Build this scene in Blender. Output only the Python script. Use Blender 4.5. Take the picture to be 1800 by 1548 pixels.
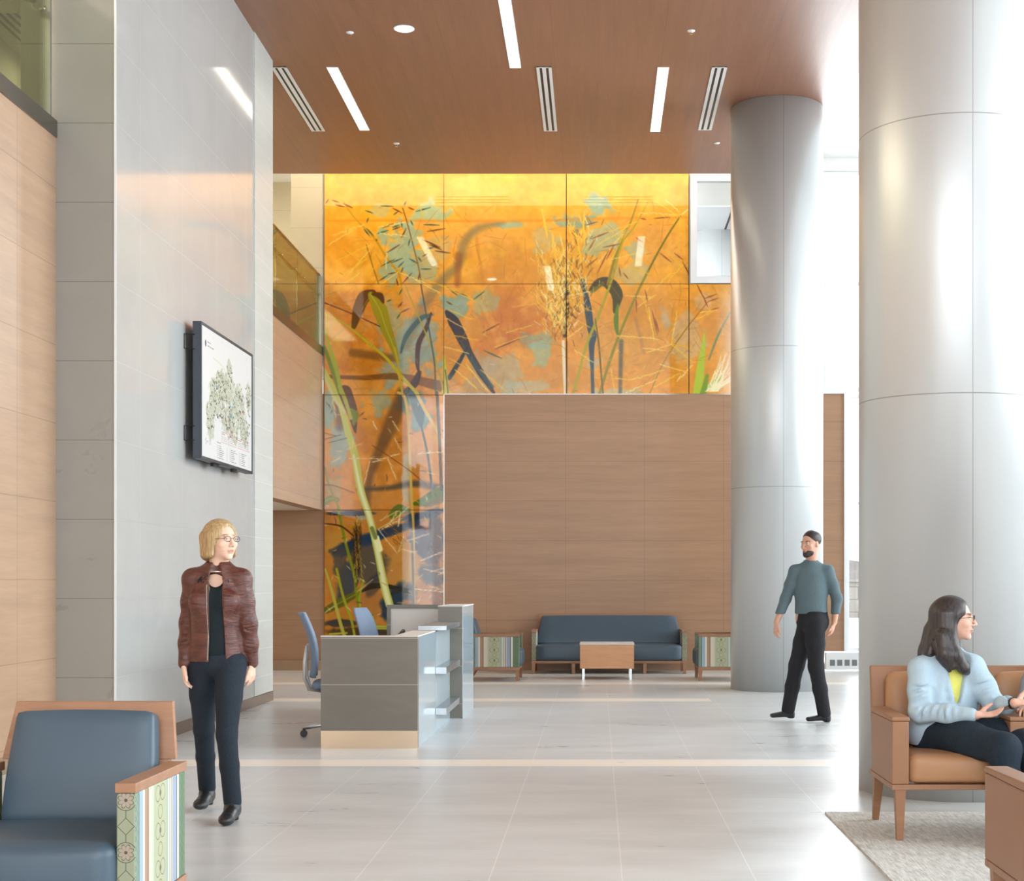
import bpy, bmesh, math, random
import numpy as np
from mathutils import Vector, Matrix
# ------------------------------------------------------------ scene, camera, light, exposure
for o in list(bpy.data.objects): bpy.data.objects.remove(o)
SC = bpy.context.scene
COL = SC.collection
PI = math.pi
EYE = 1.35; F = 2650.0            # camera height, focal length in photo pixels
VX, VY = 1051.0, 1021.0           # vanishing point of the hall's long axis in the photo
YB = 22.79                        # distance of the back wall
ZC = 7.25                         # wood ceiling height
ZU = 7.75                         # upper ceiling height
cam = bpy.data.cameras.new('camera')
cam.sensor_fit = 'HORIZONTAL'; cam.sensor_width = 36.0
cam.lens = F / 1800 * 36
cam.shift_x = -(VX - 900) / 1800
cam.shift_y = (VY - 774) / 1800
cam.clip_start = 0.1; cam.clip_end = 500
camo = bpy.data.objects.new('camera', cam); COL.objects.link(camo)
camo.location = (0, 0, EYE); camo.rotation_euler = (PI/2, 0, 0)
SC.camera = camo
w = bpy.data.worlds.new('overcast_sky'); SC.world = w; w.use_nodes = True
bg = w.node_tree.nodes['Background']
bg.inputs[0].default_value = (0.90, 0.95, 1.0, 1); bg.inputs[1].default_value = 2.6
SC.view_settings.view_transform = 'Standard'; SC.view_settings.look = 'None'
SC.view_settings.gamma = 1; SC.view_settings.use_curve_mapping = False
SC.view_settings.exposure = 0.47
def area(name, loc, rot, sx, sy, power, color=(1,1,1), spread=PI):
    l = bpy.data.lights.new(name, 'AREA'); l.shape = 'RECTANGLE'; l.size = sx; l.size_y = sy
    l.energy = power; l.color = color; l.spread = spread
    o = bpy.data.objects.new(name, l); COL.objects.link(o); o.location = loc; o.rotation_euler = rot
    return o
# daylight through the right and back glazing; added soft fill from behind the camera
area('daylight_right', (8.2, 9, 5.0), (0, math.radians(80), 0), 8.5, 32, 3000, (0.89, 0.95, 1.0))
area('daylight_back', (5.0, 23.4, 5.95), (math.radians(-80), 0, 0), 3.6, 3.0, 520, (0.93, 0.97, 1.0))
area('fill_behind_camera', (0, -8.0, 4.5), (math.radians(90), 0, 0), 11, 8, 470, (0.92, 0.96, 1.0))  # added fill lamp, lifts the foreground from behind the camera
# warm electric light: cove over the mural, balcony downlights
area('cove_lamp', (-1.35, YB-0.03, ZC+0.40), (math.radians(-90), 0, 0), 7.2, 0.14, 62, (1.0, 0.94, 0.86))
area('balcony_lamp', (-6.4, 20.5, ZU-0.1), (0, 0, 0), 0.5, 5.0, 60, (1.0, 0.88, 0.66))
area('balcony_lamp_front', (-6.6, 10.0, ZU-0.1), (0, 0, 0), 0.6, 8.0, 200, (1.0, 0.9, 0.72))
area('under_balcony_lamp', (-5.4, 20.0, 2.36), (0, 0, 0), 1.0, 4.0, 16, (1.0, 0.85, 0.65))
area('upper_room_fill', (0.1, 25.9, 7.45), (math.radians(70), 0, math.radians(-45)), 1.6, 0.4, 110, (0.95, 0.98, 1.0))  # added lamp hidden inside the closed upper room to brighten its column

def P(px, py, Y):                  # world point seen at photo pixel (px,py) at depth Y
    return Vector(((px-VX)*Y/F, Y, EYE-(py-VY)*Y/F))
def srgb(r, g, b):
    f = lambda c: c/12.92 if c <= 0.04045 else ((c+0.055)/1.055)**2.4
    return (f(r/255), f(g/255), f(b/255), 1)

# ------------------------------------------------------------ node material helper
class G:
    def __init__(s, name, rough=0.5, metal=0.0, spec=0.5):
        s.mat = bpy.data.materials.new(name); s.mat.use_nodes = True
        s.nt = s.mat.node_tree; s.b = s.nt.nodes['Principled BSDF']
        s.b.inputs['Roughness'].default_value = rough; s.b.inputs['Metallic'].default_value = metal
        s.b.inputs['Specular IOR Level'].default_value = spec
        s._tc = None
    def n(s, t): return s.nt.nodes.new(t)
    def L(s, a, b): s.nt.links.new(a, b)
    def coord(s, which='Object'):
        if not s._tc: s._tc = s.n('ShaderNodeTexCoord')
        return s._tc.outputs[which]
    def xyz(s, which='Object'):
        x = s.n('ShaderNodeSeparateXYZ'); s.L(s.coord(which), x.inputs[0]); return x.outputs
    def m(s, op, a, b=None, c=None):
        nd = s.n('ShaderNodeMath'); nd.operation = op
        for i, v in enumerate((a, b, c)):
            if v is None: continue
            if isinstance(v, (int, float)): nd.inputs[i].default_value = v
            else: s.L(v, nd.inputs[i])
        return nd.outputs[0]
    def mix(s, f, a, b, mode='MIX'):
        nd = s.n('ShaderNodeMix'); nd.data_type = 'RGBA'; nd.blend_type = mode
        for i, v in ((0, f), (6, a), (7, b)):
            if isinstance(v, (int, float)): nd.inputs[i].default_value = v
            elif isinstance(v, tuple): nd.inputs[i].default_value = v
            else: s.L(v, nd.inputs[i])
        return nd.outputs[2]
    def noise(s, sc=(1,1,1), scale=1.0, detail=4, rough=0.55, which='Object', dist=0.0):
        mp = s.n('ShaderNodeMapping'); mp.inputs['Scale'].default_value = sc
        s.L(s.coord(which), mp.inputs[0])
        nz = s.n('ShaderNodeTexNoise'); nz.inputs['Scale'].default_value = scale
        nz.inputs['Detail'].default_value = detail; nz.inputs['Roughness'].default_value = rough
        nz.inputs['Distortion'].default_value = dist
        s.L(mp.outputs[0], nz.inputs['Vector']); return nz.outputs[0]
    def ramp(s, f, stops, interp='LINEAR'):
        r = s.n('ShaderNodeValToRGB'); cr = r.color_ramp; cr.interpolation = interp
        while len(cr.elements) > 1: cr.elements.remove(cr.elements[-1])
        cr.elements[0].position = stops[0][0]; cr.elements[0].color = stops[0][1]
        for p, c in stops[1:]:
            e = cr.elements.new(p); e.color = c
        s.L(f, r.inputs[0]); return r.outputs[0]
    def line(s, c, period, off, width):          # 1 on the joint, else 0
        t = s.m('DIVIDE', s.m('SUBTRACT', c, off), period)
        t = s.m('SUBTRACT', s.m('FRACT', s.m('ADD', t, 0.5)), 0.5)
        return s.m('LESS_THAN', s.m('MULTIPLY', s.m('ABSOLUTE', t), period), width/2)
    def color(s, c):
        if isinstance(c, tuple): s.b.inputs['Base Color'].default_value = c
        else: s.L(c, s.b.inputs['Base Color'])
        return s
    def rough(s, c): s.L(c, s.b.inputs['Roughness']); return s
    def bump(s, h, strength=0.2, dist=0.01):
        b = s.n('ShaderNodeBump'); b.inputs['Strength'].default_value = strength
        b.inputs['Distance'].default_value = dist
        s.L(h, b.inputs['Height']); s.L(b.outputs[0], s.b.inputs['Normal']); return s
    def rng(s, v, a, b, c, d):
        nd = s.n('ShaderNodeMapRange'); s.L(v, nd.inputs[0])
        for i, q in enumerate((a, b, c, d)): nd.inputs[i+1].default_value = q
        return nd.outputs[0]

def plain(name, rgb, rough=0.5, metal=0.0, var=0.06, sc=30, spec=0.5, bump=0.0, detail=3):
    g = G(name, rough, metal, spec); c = srgb(*rgb)
    nz = g.noise((1,1,1), sc, detail)
    lo = tuple(v*(1-var) for v in c[:3])+(1,); hi = tuple(min(1, v*(1+var)) for v in c[:3])+(1,)
    g.color(g.mix(g.rng(nz, 0.3, 0.7, 0, 1), lo, hi))
    if bump: g.bump(nz, bump, 0.004)
    return g.mat
def wood(name, base, grain=(1,1,12), gscale=2.2, joints=(), rough=0.45, dark=0.80, light=1.08, jw=0.006, jdark=0.62, coat=0.0):
    g = G(name, rough); c = srgb(*base)
    n1 = g.noise(grain, gscale, 6, 0.6, dist=0.35)
    n2 = g.noise(tuple(v*5 for v in grain), gscale, 3, 0.6)
    n3 = g.noise((1,1,1), 0.6, 2)
    f = g.m('ADD', g.m('MULTIPLY', n1, 0.6), g.m('ADD', g.m('MULTIPLY', n2, 0.3), g.m('MULTIPLY', n3, 0.15)))
    f = g.rng(f, 0.36, 0.70, 0, 1)
    col = g.mix(f, tuple(v*dark for v in c[:3])+(1,), tuple(min(1, v*light) for v in c[:3])+(1,))
    if joints:
        X = g.xyz(); j = None
        for ax, per, off in joints:
            l = g.line(X[ax], per, off, jw); j = l if j is None else g.m('MAXIMUM', j, l)
        col = g.mix(g.m('MULTIPLY', j, 1-jdark), col, (c[0]*.12, c[1]*.12, c[2]*.12, 1))
        g.bump(g.m('SUBTRACT', 1.0, j), 0.3, 0.003)
    g.color(col)
    if coat: g.b.inputs['Coat Weight'].default_value = coat; g.b.inputs['Coat Roughness'].default_value = 0.12
    return g.mat
def tile(name, base, joints, rough=0.2, vein=0.05, jw=0.005, jcol=(0.6,0.6,0.6,1), jmix=0.6, veinsc=(1,1,1), vs=1.5, spec=0.5, rvar=0.05):
    g = G(name, rough, 0, spec); c = srgb(*base)
    nz = g.noise(veinsc, vs, 8, 0.62, dist=0.8)
    col = g.mix(g.rng(nz, 0.3, 0.7, 0, 1), tuple(v*(1-vein) for v in c[:3])+(1,), tuple(min(1, v*(1+vein)) for v in c[:3])+(1,))
    if joints:
        X = g.xyz(); j = None
        for ax, per, off in joints:
            l = g.line(X[ax], per, off, jw); j = l if j is None else g.m('MAXIMUM', j, l)
        col = g.mix(g.m('MULTIPLY', j, jmix), col, jcol)
        g.rough(g.m('ADD', g.m('MULTIPLY', j, 0.4), g.rng(nz, 0.3, 0.7, rough-rvar, rough+rvar)))
    g.color(col); return g.mat
def emit(name, rgb, strength):
    g = G(name); g.color((0.8,0.8,0.8,1)); g.b.inputs['Emission Color'].default_value = srgb(*rgb)
    g.b.inputs['Emission Strength'].default_value = strength; return g.mat
def glass(name, tint=(1,1,1,1), refl=1.0, rough=0.0, ior=1.5):
    m = bpy.data.materials.new(name); m.use_nodes = True; nt = m.node_tree; nt.nodes.clear()
    o = nt.nodes.new('ShaderNodeOutputMaterial'); mx = nt.nodes.new('ShaderNodeMixShader')
    t = nt.nodes.new('ShaderNodeBsdfTransparent'); t.inputs[0].default_value = tint
    g = nt.nodes.new('ShaderNodeBsdfGlossy'); g.inputs['Roughness'].default_value = rough
    f = nt.nodes.new('ShaderNodeFresnel'); f.inputs[0].default_value = ior
    k = nt.nodes.new('ShaderNodeMath'); k.operation = 'MULTIPLY'; k.inputs[1].default_value = refl; k.use_clamp = True
    nt.links.new(f.outputs[0], k.inputs[0]); nt.links.new(k.outputs[0], mx.inputs[0])
    nt.links.new(t.outputs[0], mx.inputs[1]); nt.links.new(g.outputs[0], mx.inputs[2])
    nt.links.new(mx.outputs[0], o.inputs[0]); return m

# ------------------------------------------------------------ mesh helpers
def mesh_obj(name, verts, faces, mat, parent=None, smooth=False):
    me = bpy.data.meshes.new(name); me.from_pydata(verts, [], faces); me.update()
    o = bpy.data.objects.new(name, me); COL.objects.link(o)
    if mat is not None: me.materials.append(mat)
    if parent is not None: o.parent = parent
    if smooth: me.polygons.foreach_set('use_smooth', [True]*len(me.polygons))
    return o
def obj(name, bm, mat, parent=None, smooth=False, bevel=0.0, seg=2):
    bmesh.ops.recalc_face_normals(bm, faces=bm.faces[:])
    me = bpy.data.meshes.new(name); bm.to_mesh(me); bm.free()
    o = bpy.data.objects.new(name, me); COL.objects.link(o)
    if mat is not None: me.materials.append(mat)
    if parent is not None: o.parent = parent
    if smooth: me.polygons.foreach_set('use_smooth', [True]*len(me.polygons))
    if bevel:
        md = o.modifiers.new('bevel', 'BEVEL'); md.width = bevel; md.segments = seg; md.limit_method = 'ANGLE'; md.angle_limit = 0.6
    return o
def BM(): return bmesh.new()
def bx(bm, x0, x1, y0, y1, z0, z1, M=None):
    c = [(x0,y0,z0),(x1,y0,z0),(x1,y1,z0),(x0,y1,z0),(x0,y0,z1),(x1,y0,z1),(x1,y1,z1),(x0,y1,z1)]
    v = [bm.verts.new(M @ Vector(p) if M else p) for p in c]
    for f in ((0,3,2,1),(4,5,6,7),(0,1,5,4),(1,2,6,5),(2,3,7,6),(3,0,4,7)): bm.faces.new([v[i] for i in f])
    return bm
def prism(bm, pts, M):            # pts: 8 explicit corners (bottom 4, top 4)
    v = [bm.verts.new(p) for p in pts]
    for f in ((0,3,2,1),(4,5,6,7),(0,1,5,4),(1,2,6,5),(2,3,7,6),(3,0,4,7)): bm.faces.new([v[i] for i in f])
    return bm
def hexa(bm, pts): return prism(bm, pts, None)
def extr(bm, poly, axis, a, b):   # extrude a 2D outline along an axis (0,1,2)
    def mk(p, t):
        q = list(p); q.insert(axis, t); return bm.verts.new(q)
    A = [mk(p, a) for p in poly]; B = [mk(p, b) for p in poly]; n = len(poly)
    bm.faces.new(A[::-1]); bm.faces.new(B)
    for i in range(n): bm.faces.new([A[i], A[(i+1) % n], B[(i+1) % n], B[i]])
    return bm
def tube(bm, pts, r, seg=10, cap=True):
    pts = [Vector(p) for p in pts]; n = len(pts); rs = r if isinstance(r, (list, tuple)) else [r]*n
    rings = []; up = Vector((0,0,1))
    for i, p in enumerate(pts):
        t = (pts[min(i+1, n-1)] - pts[max(i-1, 0)]).normalized()
        a = up if abs(t.dot(up)) < 0.95 else Vector((1,0,0))
        u = t.cross(a).normalized(); v = t.cross(u).normalized()
        if rings and u.dot(pu) < 0: u, v = -u, -v
        pu = u
        rings.append([bm.verts.new(p + (u*math.cos(2*PI*k/seg) + v*math.sin(2*PI*k/seg))*rs[i]) for k in range(seg)])
    for a, b in zip(rings, rings[1:]):
        for k in range(seg): bm.faces.new([a[k], a[(k+1) % seg], b[(k+1) % seg], b[k]])
    if cap: bm.faces.new(rings[0][::-1]); bm.faces.new(rings[-1])
    return bm
def cyl(bm, c, r, z0, z1, seg=32, r2=None):
    return tube(bm, [(c[0],c[1],z0),(c[0],c[1],z1)], [r, r2 if r2 is not None else r], seg)
def lathe(bm, c, prof, seg=64):
    rings = [[bm.verts.new((c[0]+r*math.cos(2*PI*k/seg), c[1]+r*math.sin(2*PI*k/seg), z)) for k in range(seg)] for r, z in prof]
    for a, b in zip(rings, rings[1:]):
        for k in range(seg): bm.faces.new([a[k], a[(k+1) % seg], b[(k+1) % seg], b[k]])
    bm.faces.new(rings[0][::-1]); bm.faces.new(rings[-1]); return bm
def pad(name, x0, x1, y0, y1, z0, z1, mat, parent, r=0.03, puff=0.02, M=None, n=12):
    """upholstered cushion: rounded box whose faces swell slightly"""
    bm = BM(); bmesh.ops.create_cube(bm, size=2)
    bmesh.ops.subdivide_edges(bm, edges=bm.edges[:], cuts=n, use_grid_fill=True)
    h = Vector(((x1-x0)/2, (y1-y0)/2, (z1-z0)/2)); c = Vector(((x0+x1)/2, (y0+y1)/2, (z0+z1)/2))
    for v in bm.verts:
        q = Vector([v.co[i]*h[i] for i in range(3)])
        inner = Vector([max(-(h[i]-r), min(h[i]-r, q[i])) for i in range(3)])
        d = q - inner
        if d.length > 1e-6: q = inner + d.normalized()*r
        for i in range(3):
            if abs(v.co[i]) > 0.999:
                a, b = [j for j in range(3) if j != i]
                k = (1-v.co[a]**2)*(1-v.co[b]**2)
                q[i] += math.copysign(puff*k, v.co[i])
        q += c; v.co = M @ q if M else q
    o = obj(name, bm, mat, parent, True); return o
def grp(root, label, cat, group=None):
    root['label'] = label; root['category'] = cat
    if group: root['group'] = group
    return root
def thing(name, label, cat, loc=(0,0,0), rz=0, group=None):
    o = bpy.data.objects.new(name, None); COL.objects.link(o); o.location = loc; o.rotation_euler = (0,0,rz)
    return grp(o, label, cat, group)
def struct(name, bm, mat, parent=None, **k):
    o = obj(name, bm, mat, parent, **k)
    if parent is None: o['kind'] = 'structure'
    return o
def dup(root, loc, rz, label, group=None):
    def cp(o, par):
        c = o.copy(); COL.objects.link(c)
        if par: c.parent = par
        for ch in list(o.children): cp(ch, c)
        return c
    r = cp(root, None); r.location = loc; r.rotation_euler = (0,0,rz); r['label'] = label
    if group: r['group'] = group
    return r
# ------------------------------------------------------------ materials
M = {}
WJ = [(2, 0.6, 0.16)]
M['wood_back'] = wood('oak_panel_back', (170,131,100), (0.6,1,9), 1.3, [(2,0.6,0.16),(0,1.195,-1.685)], 0.5, 0.84, 1.08, coat=0.1)
M['wood_side'] = wood('oak_panel_side', (184,150,121), (1,0.6,9), 1.3, [(2,0.6,0.16),(1,1.2,21.6)], 0.36, 0.84, 1.08, coat=0.35)
M['wood_ceiling'] = wood('oak_ceiling', (150,106,84), (9,0.5,1), 1.6, [(0,1.21,-1.70),(1,2.4,17.3)], 0.42, 0.84, 1.1, jw=0.005, jdark=0.72)
M['oak'] = wood('oak_frame', (162,118,88), (2,2,14), 2.5, (), 0.42, 0.8, 1.1)
M['oak_x'] = wood('oak_frame_long', (162,118,88), (2,12,12), 1.5, (), 0.42, 0.8, 1.1)
M['oak_light'] = wood('oak_light', (214,158,112), (2,12,12), 1.5, (), 0.42, 0.86, 1.08)
M['tile_front'] = tile('porcelain_grey_matte', (154,150,142), [(2,0.608,0.0)], 0.30, 0.05, 0.006, (0.16,0.15,0.14,1), 0.75)
M['tile_side'] = tile('porcelain_grey_polished', (180,180,177), [(2,0.608,0.0),(1,1.216,12.2)], 0.085, 0.04, 0.004, (0.22,0.21,0.20,1), 0.5, rvar=0.02)
M['tile_strip'] = tile('travertine_strip', (196,198,192), [(2,0.304,0.0)], 0.35, 0.07, 0.005, (0.95,0.95,0.93,1), 0.5, (1,1,6), 2.0)
M['tile_upper'] = tile('porcelain_beige_upper', (200,188,160), [(2,0.608,0.0)], 0.3, 0.04, 0.006, (0.3,0.27,0.2,1), 0.7)
M['desk_tile'] = tile('desk_porcelain', (120,114,104), [(2,0.372,0.142)], 0.38, 0.08, 0.005, (0.6,0.6,0.56,1), 0.6, (1,1,4), 2.2)
M['desk_gloss'] = plain('desk_back_painted_glass', (178,192,198), 0.06, 0.0, 0.02, 2, 1.0)
M['champagne'] = plain('champagne_metal', (206,184,158), 0.22, 0.9, 0.05, 3)
M['base_metal'] = plain('taupe_metal_base', (150,136,124), 0.3, 0.7, 0.05, 3)
M['steel'] = plain('brushed_steel', (190,192,194), 0.28, 1.0, 0.04, 5)
M['band'] = plain('grey_metal_band', (128,122,114), 0.22, 0.9, 0.05, 3)
M['chrome'] = plain('chrome', (226,222,214), 0.08, 1.0, 0.02, 5)
M['white'] = plain('white_paint', (236,236,234), 0.55, 0, 0.02, 3)
M['offwhite'] = plain('offwhite_laminate', (214,208,200), 0.5, 0, 0.02, 3)
M['soffit'] = plain('cream_plaster', (238,230,214), 0.6, 0, 0.02, 3)
M['grey_ceiling'] = plain('grey_ceiling_panel', (200,204,208), 0.6, 0, 0.02, 3)
M['black'] = plain('black_plastic', (26,26,28), 0.45, 0, 0.1, 20)
M['screen_frame'] = plain('charcoal_metal_frame', (62,66,74), 0.4, 0.3, 0.05, 20)
M['frame_white'] = plain('white_window_frame', (232,234,236), 0.35, 0, 0.02, 5)
M['glass'] = glass('clear_window_glass', (0.97,0.985,0.985,1), 1.0)
M['rail_glass'] = glass('tinted_balustrade_glass', (0.84,0.87,0.70,1), 0.8)
M['lamp'] = emit('fluorescent_diffuser', (255,244,222), 3.2)
M['down'] = emit('downlight_lens', (255,248,235), 7.0)
def column_mat():
    g = G('satin_aluminium_cladding', 0.38, 0.4); X = g.xyz()
    j = g.m('MAXIMUM', g.line(X[2], 50, 2.5, 0.007), g.line(X[2], 50, 4.21, 0.007))
    # only the seams at 2.5 and 4.2 m and above are joints
    a = g.m('ARCTAN2', X[1], X[0])
    s = g.m('LESS_THAN', g.m('ABSOLUTE', g.m('ADD', g.m('ABSOLUTE', g.m('ADD', a, 0.0)), -1.46)), 0.005)
    s2 = g.m('LESS_THAN', g.m('ABSOLUTE', g.m('SUBTRACT', g.m('MODULO', g.m('ADD', a, 1.550+2*PI), PI), 0.0)), 0.008)
    jj = g.m('MAXIMUM', j, s2)
    c = srgb(212,214,214)
    nz = g.noise((1,1,0.05), 6, 3)
    col = g.mix(g.rng(nz, 0.3, 0.7, 0, 1), (c[0]*.95, c[1]*.95, c[2]*.95, 1), c)
    g.color(g.mix(g.m('MULTIPLY', jj, 0.55), col, (0.12,0.12,0.12,1))); return g.mat
M['column'] = column_mat()
def floor_mat():
    g = G('porcelain_floor', 0.22, 0, 0.5); X = g.xyz()
    n1 = g.noise((0.6,2.2,1), 1.6, 6, 0.6, dist=0.3); n2 = g.noise((0.8,6,1), 6, 4, 0.65)
    f = g.rng(g.m('ADD', g.m('MULTIPLY', n1, 0.7), g.m('MULTIPLY', n2, 0.3)), 0.35, 0.65, 0, 1)
    col = g.mix(f, srgb(196,199,200), srgb(214,217,218))
    jx = g.line(X[0], 0.603, 0.11, 0.006)
    cell = g.m('FLOOR', g.m('DIVIDE', g.m('SUBTRACT', X[0], 0.11), 0.603))
    yo = g.m('ADD', X[1], g.m('MULTIPLY', g.m('MODULO', g.m('ADD', cell, 100), 2.0), 0.6))
    jy = g.line(yo, 1.2, 8.75, 0.006)
    j = g.m('MAXIMUM', jx, jy)
    col = g.mix(g.m('MULTIPLY', j, 0.55), col, srgb(240,240,238))
    # pale stone bands let into the tiles
    def band(y0, y1, x1=None):
        b = g.m('MULTIPLY', g.m('GREATER_THAN', X[1], y0), g.m('LESS_THAN', X[1], y1))
        if x1 is not None: b = g.m('MULTIPLY', b, g.m('LESS_THAN', X[0], x1))
        return b
    bs = g.m('MAXIMUM', g.m('MAXIMUM', band(11.0, 11.41), band(16.92, 17.36, 1.28)), g.m('MAXIMUM', band(19.7, 20.1), band(6.4, 6.78)))
    col = g.mix(bs, col, srgb(246,238,226))
    per = g.m('GREATER_THAN', X[1], 20.1)
    col = g.mix(g.m('MULTIPLY', per, 0.5), col, srgb(222,218,210))
    g.color(col); g.rough(g.rng(n1, 0.3, 0.7, 0.27, 0.33))
    return g.mat
M['floor'] = floor_mat()
def rug_mat():
    g = G('grey_woven_carpet', 0.95)
    n1 = g.noise((60,3,1), 2.0, 5, 0.7); n2 = g.noise((8,4,1), 3.0, 3)
    f = g.rng(g.m('ADD', g.m('MULTIPLY', n1, 0.7), g.m('MULTIPLY', n2, 0.3)), 0.36, 0.64, 0, 1)
    g.color(g.mix(f, srgb(176,176,170), srgb(240,240,236))); g.bump(n1, 0.5, 0.004); return g.mat
M['rug'] = rug_mat()
M['snow'] = plain('snowy_paving', (168,171,178), 0.8, 0, 0.04, 2)
def masonry():
    g = G('pale_masonry', 0.9); br = g.n('ShaderNodeTexBrick'); g.L(g.coord(), br.inputs[0])
    mp = g.n('ShaderNodeMapping'); mp.inputs['Rotation'].default_value = (PI/2,0,0); g.L(g.coord(), mp.inputs[0]); g.L(mp.outputs[0], br.inputs[0])
    br.inputs['Scale'].default_value = 1.0; br.inputs['Brick Width'].default_value = 1.2; br.inputs['Row Height'].default_value = 0.55
    br.inputs['Mortar Size'].default_value = 0.015
    br.inputs['Color1'].default_value = srgb(158,150,138); br.inputs['Color2'].default_value = srgb(148,140,128); br.inputs['Mortar'].default_value = srgb(104,98,90)
    g.color(br.outputs[0]); return g.mat
M['masonry'] = masonry()
M['hill'] = plain('brown_winter_hill', (112,104,100), 0.95, 0, 0.2, 0.8)

# ------------------------------------------------------------ structure
XW = 7.0        # glazed right wall
XL = -4.16      # plane of the wood wall and balcony edge
XP = -3.70      # polished side of the tiled pier
YP0, YP1 = 11.57, 17.10
bm = BM(); bx(bm, -9, XW, -9, 31, -0.2, 0); struct('floor', bm, M['floor'])
# wood ceiling over the hall
bm = BM(); bx(bm, -4.2, 3.03, -3.0, YP1, ZC, ZC+0.12); bx(bm, -5.0, 3.03, YP1, 21.84, ZC, ZC+0.12)
struct('ceiling', bm, M['wood_ceiling'])
bm = BM(); bx(bm, 2.93, 3.03, -3.0, 21.84, ZC+0.12, ZU); struct('trim_1', bm, M['white'])
# cove fascia behind the ceiling edge: white, with slot diffusers
bm = BM(); bx(bm, -5.0, 2.93, 21.74, 21.84, ZC+0.12, ZU); bx(bm, -5.0, 3.03, 21.8405, 21.85, ZC, ZU); struct("trim_2", bm, M["soffit"])
bm = BM(); bx(bm, -4.16, XW, 21.84, YB+0.2, ZU, ZU+0.1); bx(bm, 3.03, XW, -9, 21.84, ZU, ZU+0.1)
bx(bm, -9, -4.16, -9, 26, ZU, ZU+0.1); struct('ceiling_upper', bm, M['white'])
# back wall: oak lower wall, opening frame, upper parts
bm = BM(); bx(bm, -8.0, 3.72, YB+0.006, YB+0.2, 0.29, 4.18); bx(bm, -8.0, 3.38, YB+0.006, YB+0.2, 0, 0.29)
struct('wall_back', bm, M['wood_back'])
bm = BM(); bx(bm, XL, 1.39, YB+0.03, YB+0.2, 4.18, ZU)
bx(bm, 1.39, 2.6, YB+0.03, YB+0.2, 4.18, 5.84); bx(bm, 1.39, 2.6, YB+0.03, YB+0.2, 7.5, ZU)
bx(bm, 2.5, 2.75, YB+0.03, YB+0.2, 5.84, ZU)
struct('wall_back_upper', bm, M['soffit'])
bm = BM(); bx(bm, 2.75, XW, YB, YB+0.2, 7.55, ZU); struct('wall_back_header', bm, M['white'])
# white edge trims along the wall
bm = BM(); bx(bm, 3.72, 3.76, YB-0.02, YB+0.2, 0.29, 4.22); bx(bm, 3.3, 3.72, YB-0.02, YB+0.2, 4.18, 4.22)
struct('trim_3', bm, M['frame_white'])
bm = BM(); bx(bm, -1.37, -2.31, YB-0.015, YB, 0, 0) if False else bx(bm, -2.335, 2.31, YB-0.004, YB+0.006, 4.172, 4.18); bx(bm, -2.335, -2.322, YB-0.004, YB+0.006, 0.15, 4.18)
struct('trim_4', bm, M['chrome'])
bm = BM(); bx(bm, -8.0, -2.34, YB-0.014, YB+0.006, 0, 0.155); struct('baseboard_back', bm, M['champagne'])
# recessed upper wall left of the mural, beside the balcony corridor
bm = BM(); bx(bm, -4.64, XL-0.0, YB, YB+0.2, 4.6, ZU); struct('wall_balcony_return', bm, M['tile_upper'])
bm = BM(); bx(bm, -9.0, -4.16, 24.2, 24.4, 4.6, ZU); struct('wall_corridor_end', bm, M['tile_upper'])
bm = BM(); bx(bm, -7.13, -7.03, -9, 24.2, 4.75, ZU); struct('wall_corridor_left', bm, M['soffit'])
# left oak wall (front), balcony fascia and slab
bm = BM(); bx(bm, XL-0.2, XL, -9, YP0, 0, 4.75); struct('wall_left', bm, M['wood_side'])
bm = BM(); bx(bm, XL-0.2, XL, YP1, YB, 2.42, 4.75); struct('wall_balcony_fascia', bm, M['wood_side'])
bm = BM(); bx(bm, -9, XL-0.2, YP1-0.1, YB, 2.42, 2.55); struct('ceiling_under_balcony', bm, M['soffit'])
bm = BM(); bx(bm, -9, XL-0.2, -9, 24.3, 4.6, 4.75); struct('floor_balcony', bm, M['tile_upper'])
bm = BM(); bx(bm, -8.2, -8.0, YP1-0.2, YB, 0, 2.42); bx(bm, -8.2, XL-0.3, YP1-0.2, YP1-0.1, 0, 2.42); struct('wall_recess', bm, M['wood_side'])
bm = BM(); bx(bm, XL, XL+0.02, -9, YP0, 0, 0.12); struct('baseboard_left', bm, M['champagne'])
# metal band capping the fascia
for i, (a, b) in enumerate(((-9, YP0), (YP1, YB-0.01))):
    bm = BM(); bx(bm, XL-0.06, XL+0.012, a, b, 4.75, 4.88); struct('trim_%d' % (5+i), bm, M['band'])
# tiled pier
bm = BM(); bx(bm, -4.43, XP, YP0, YP1, 0, ZU-0.0); o = struct('wall_pier', bm, M['tile_front'])
o.data.materials.append(M['tile_side'])
for p in o.data.polygons:
    if p.normal.x > 0.9: p.material_index = 1
bm = BM(); bx(bm, XP, XP+0.012, 16.2, YP1+0.006, 0.11, ZC); struct('wall_pier_strip', bm, M['tile_strip'])
bm = BM(); bx(bm, XP-0.012, XP+0.004, YP0-0.006, YP0, 0.0, ZC); struct('trim_7', bm, M['frame_white'])
bm = BM(); bx(bm, XP, XP+0.018, YP0, YP1+0.004, 0, 0.105); struct('baseboard_pier', bm, M['base_metal'])
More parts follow.
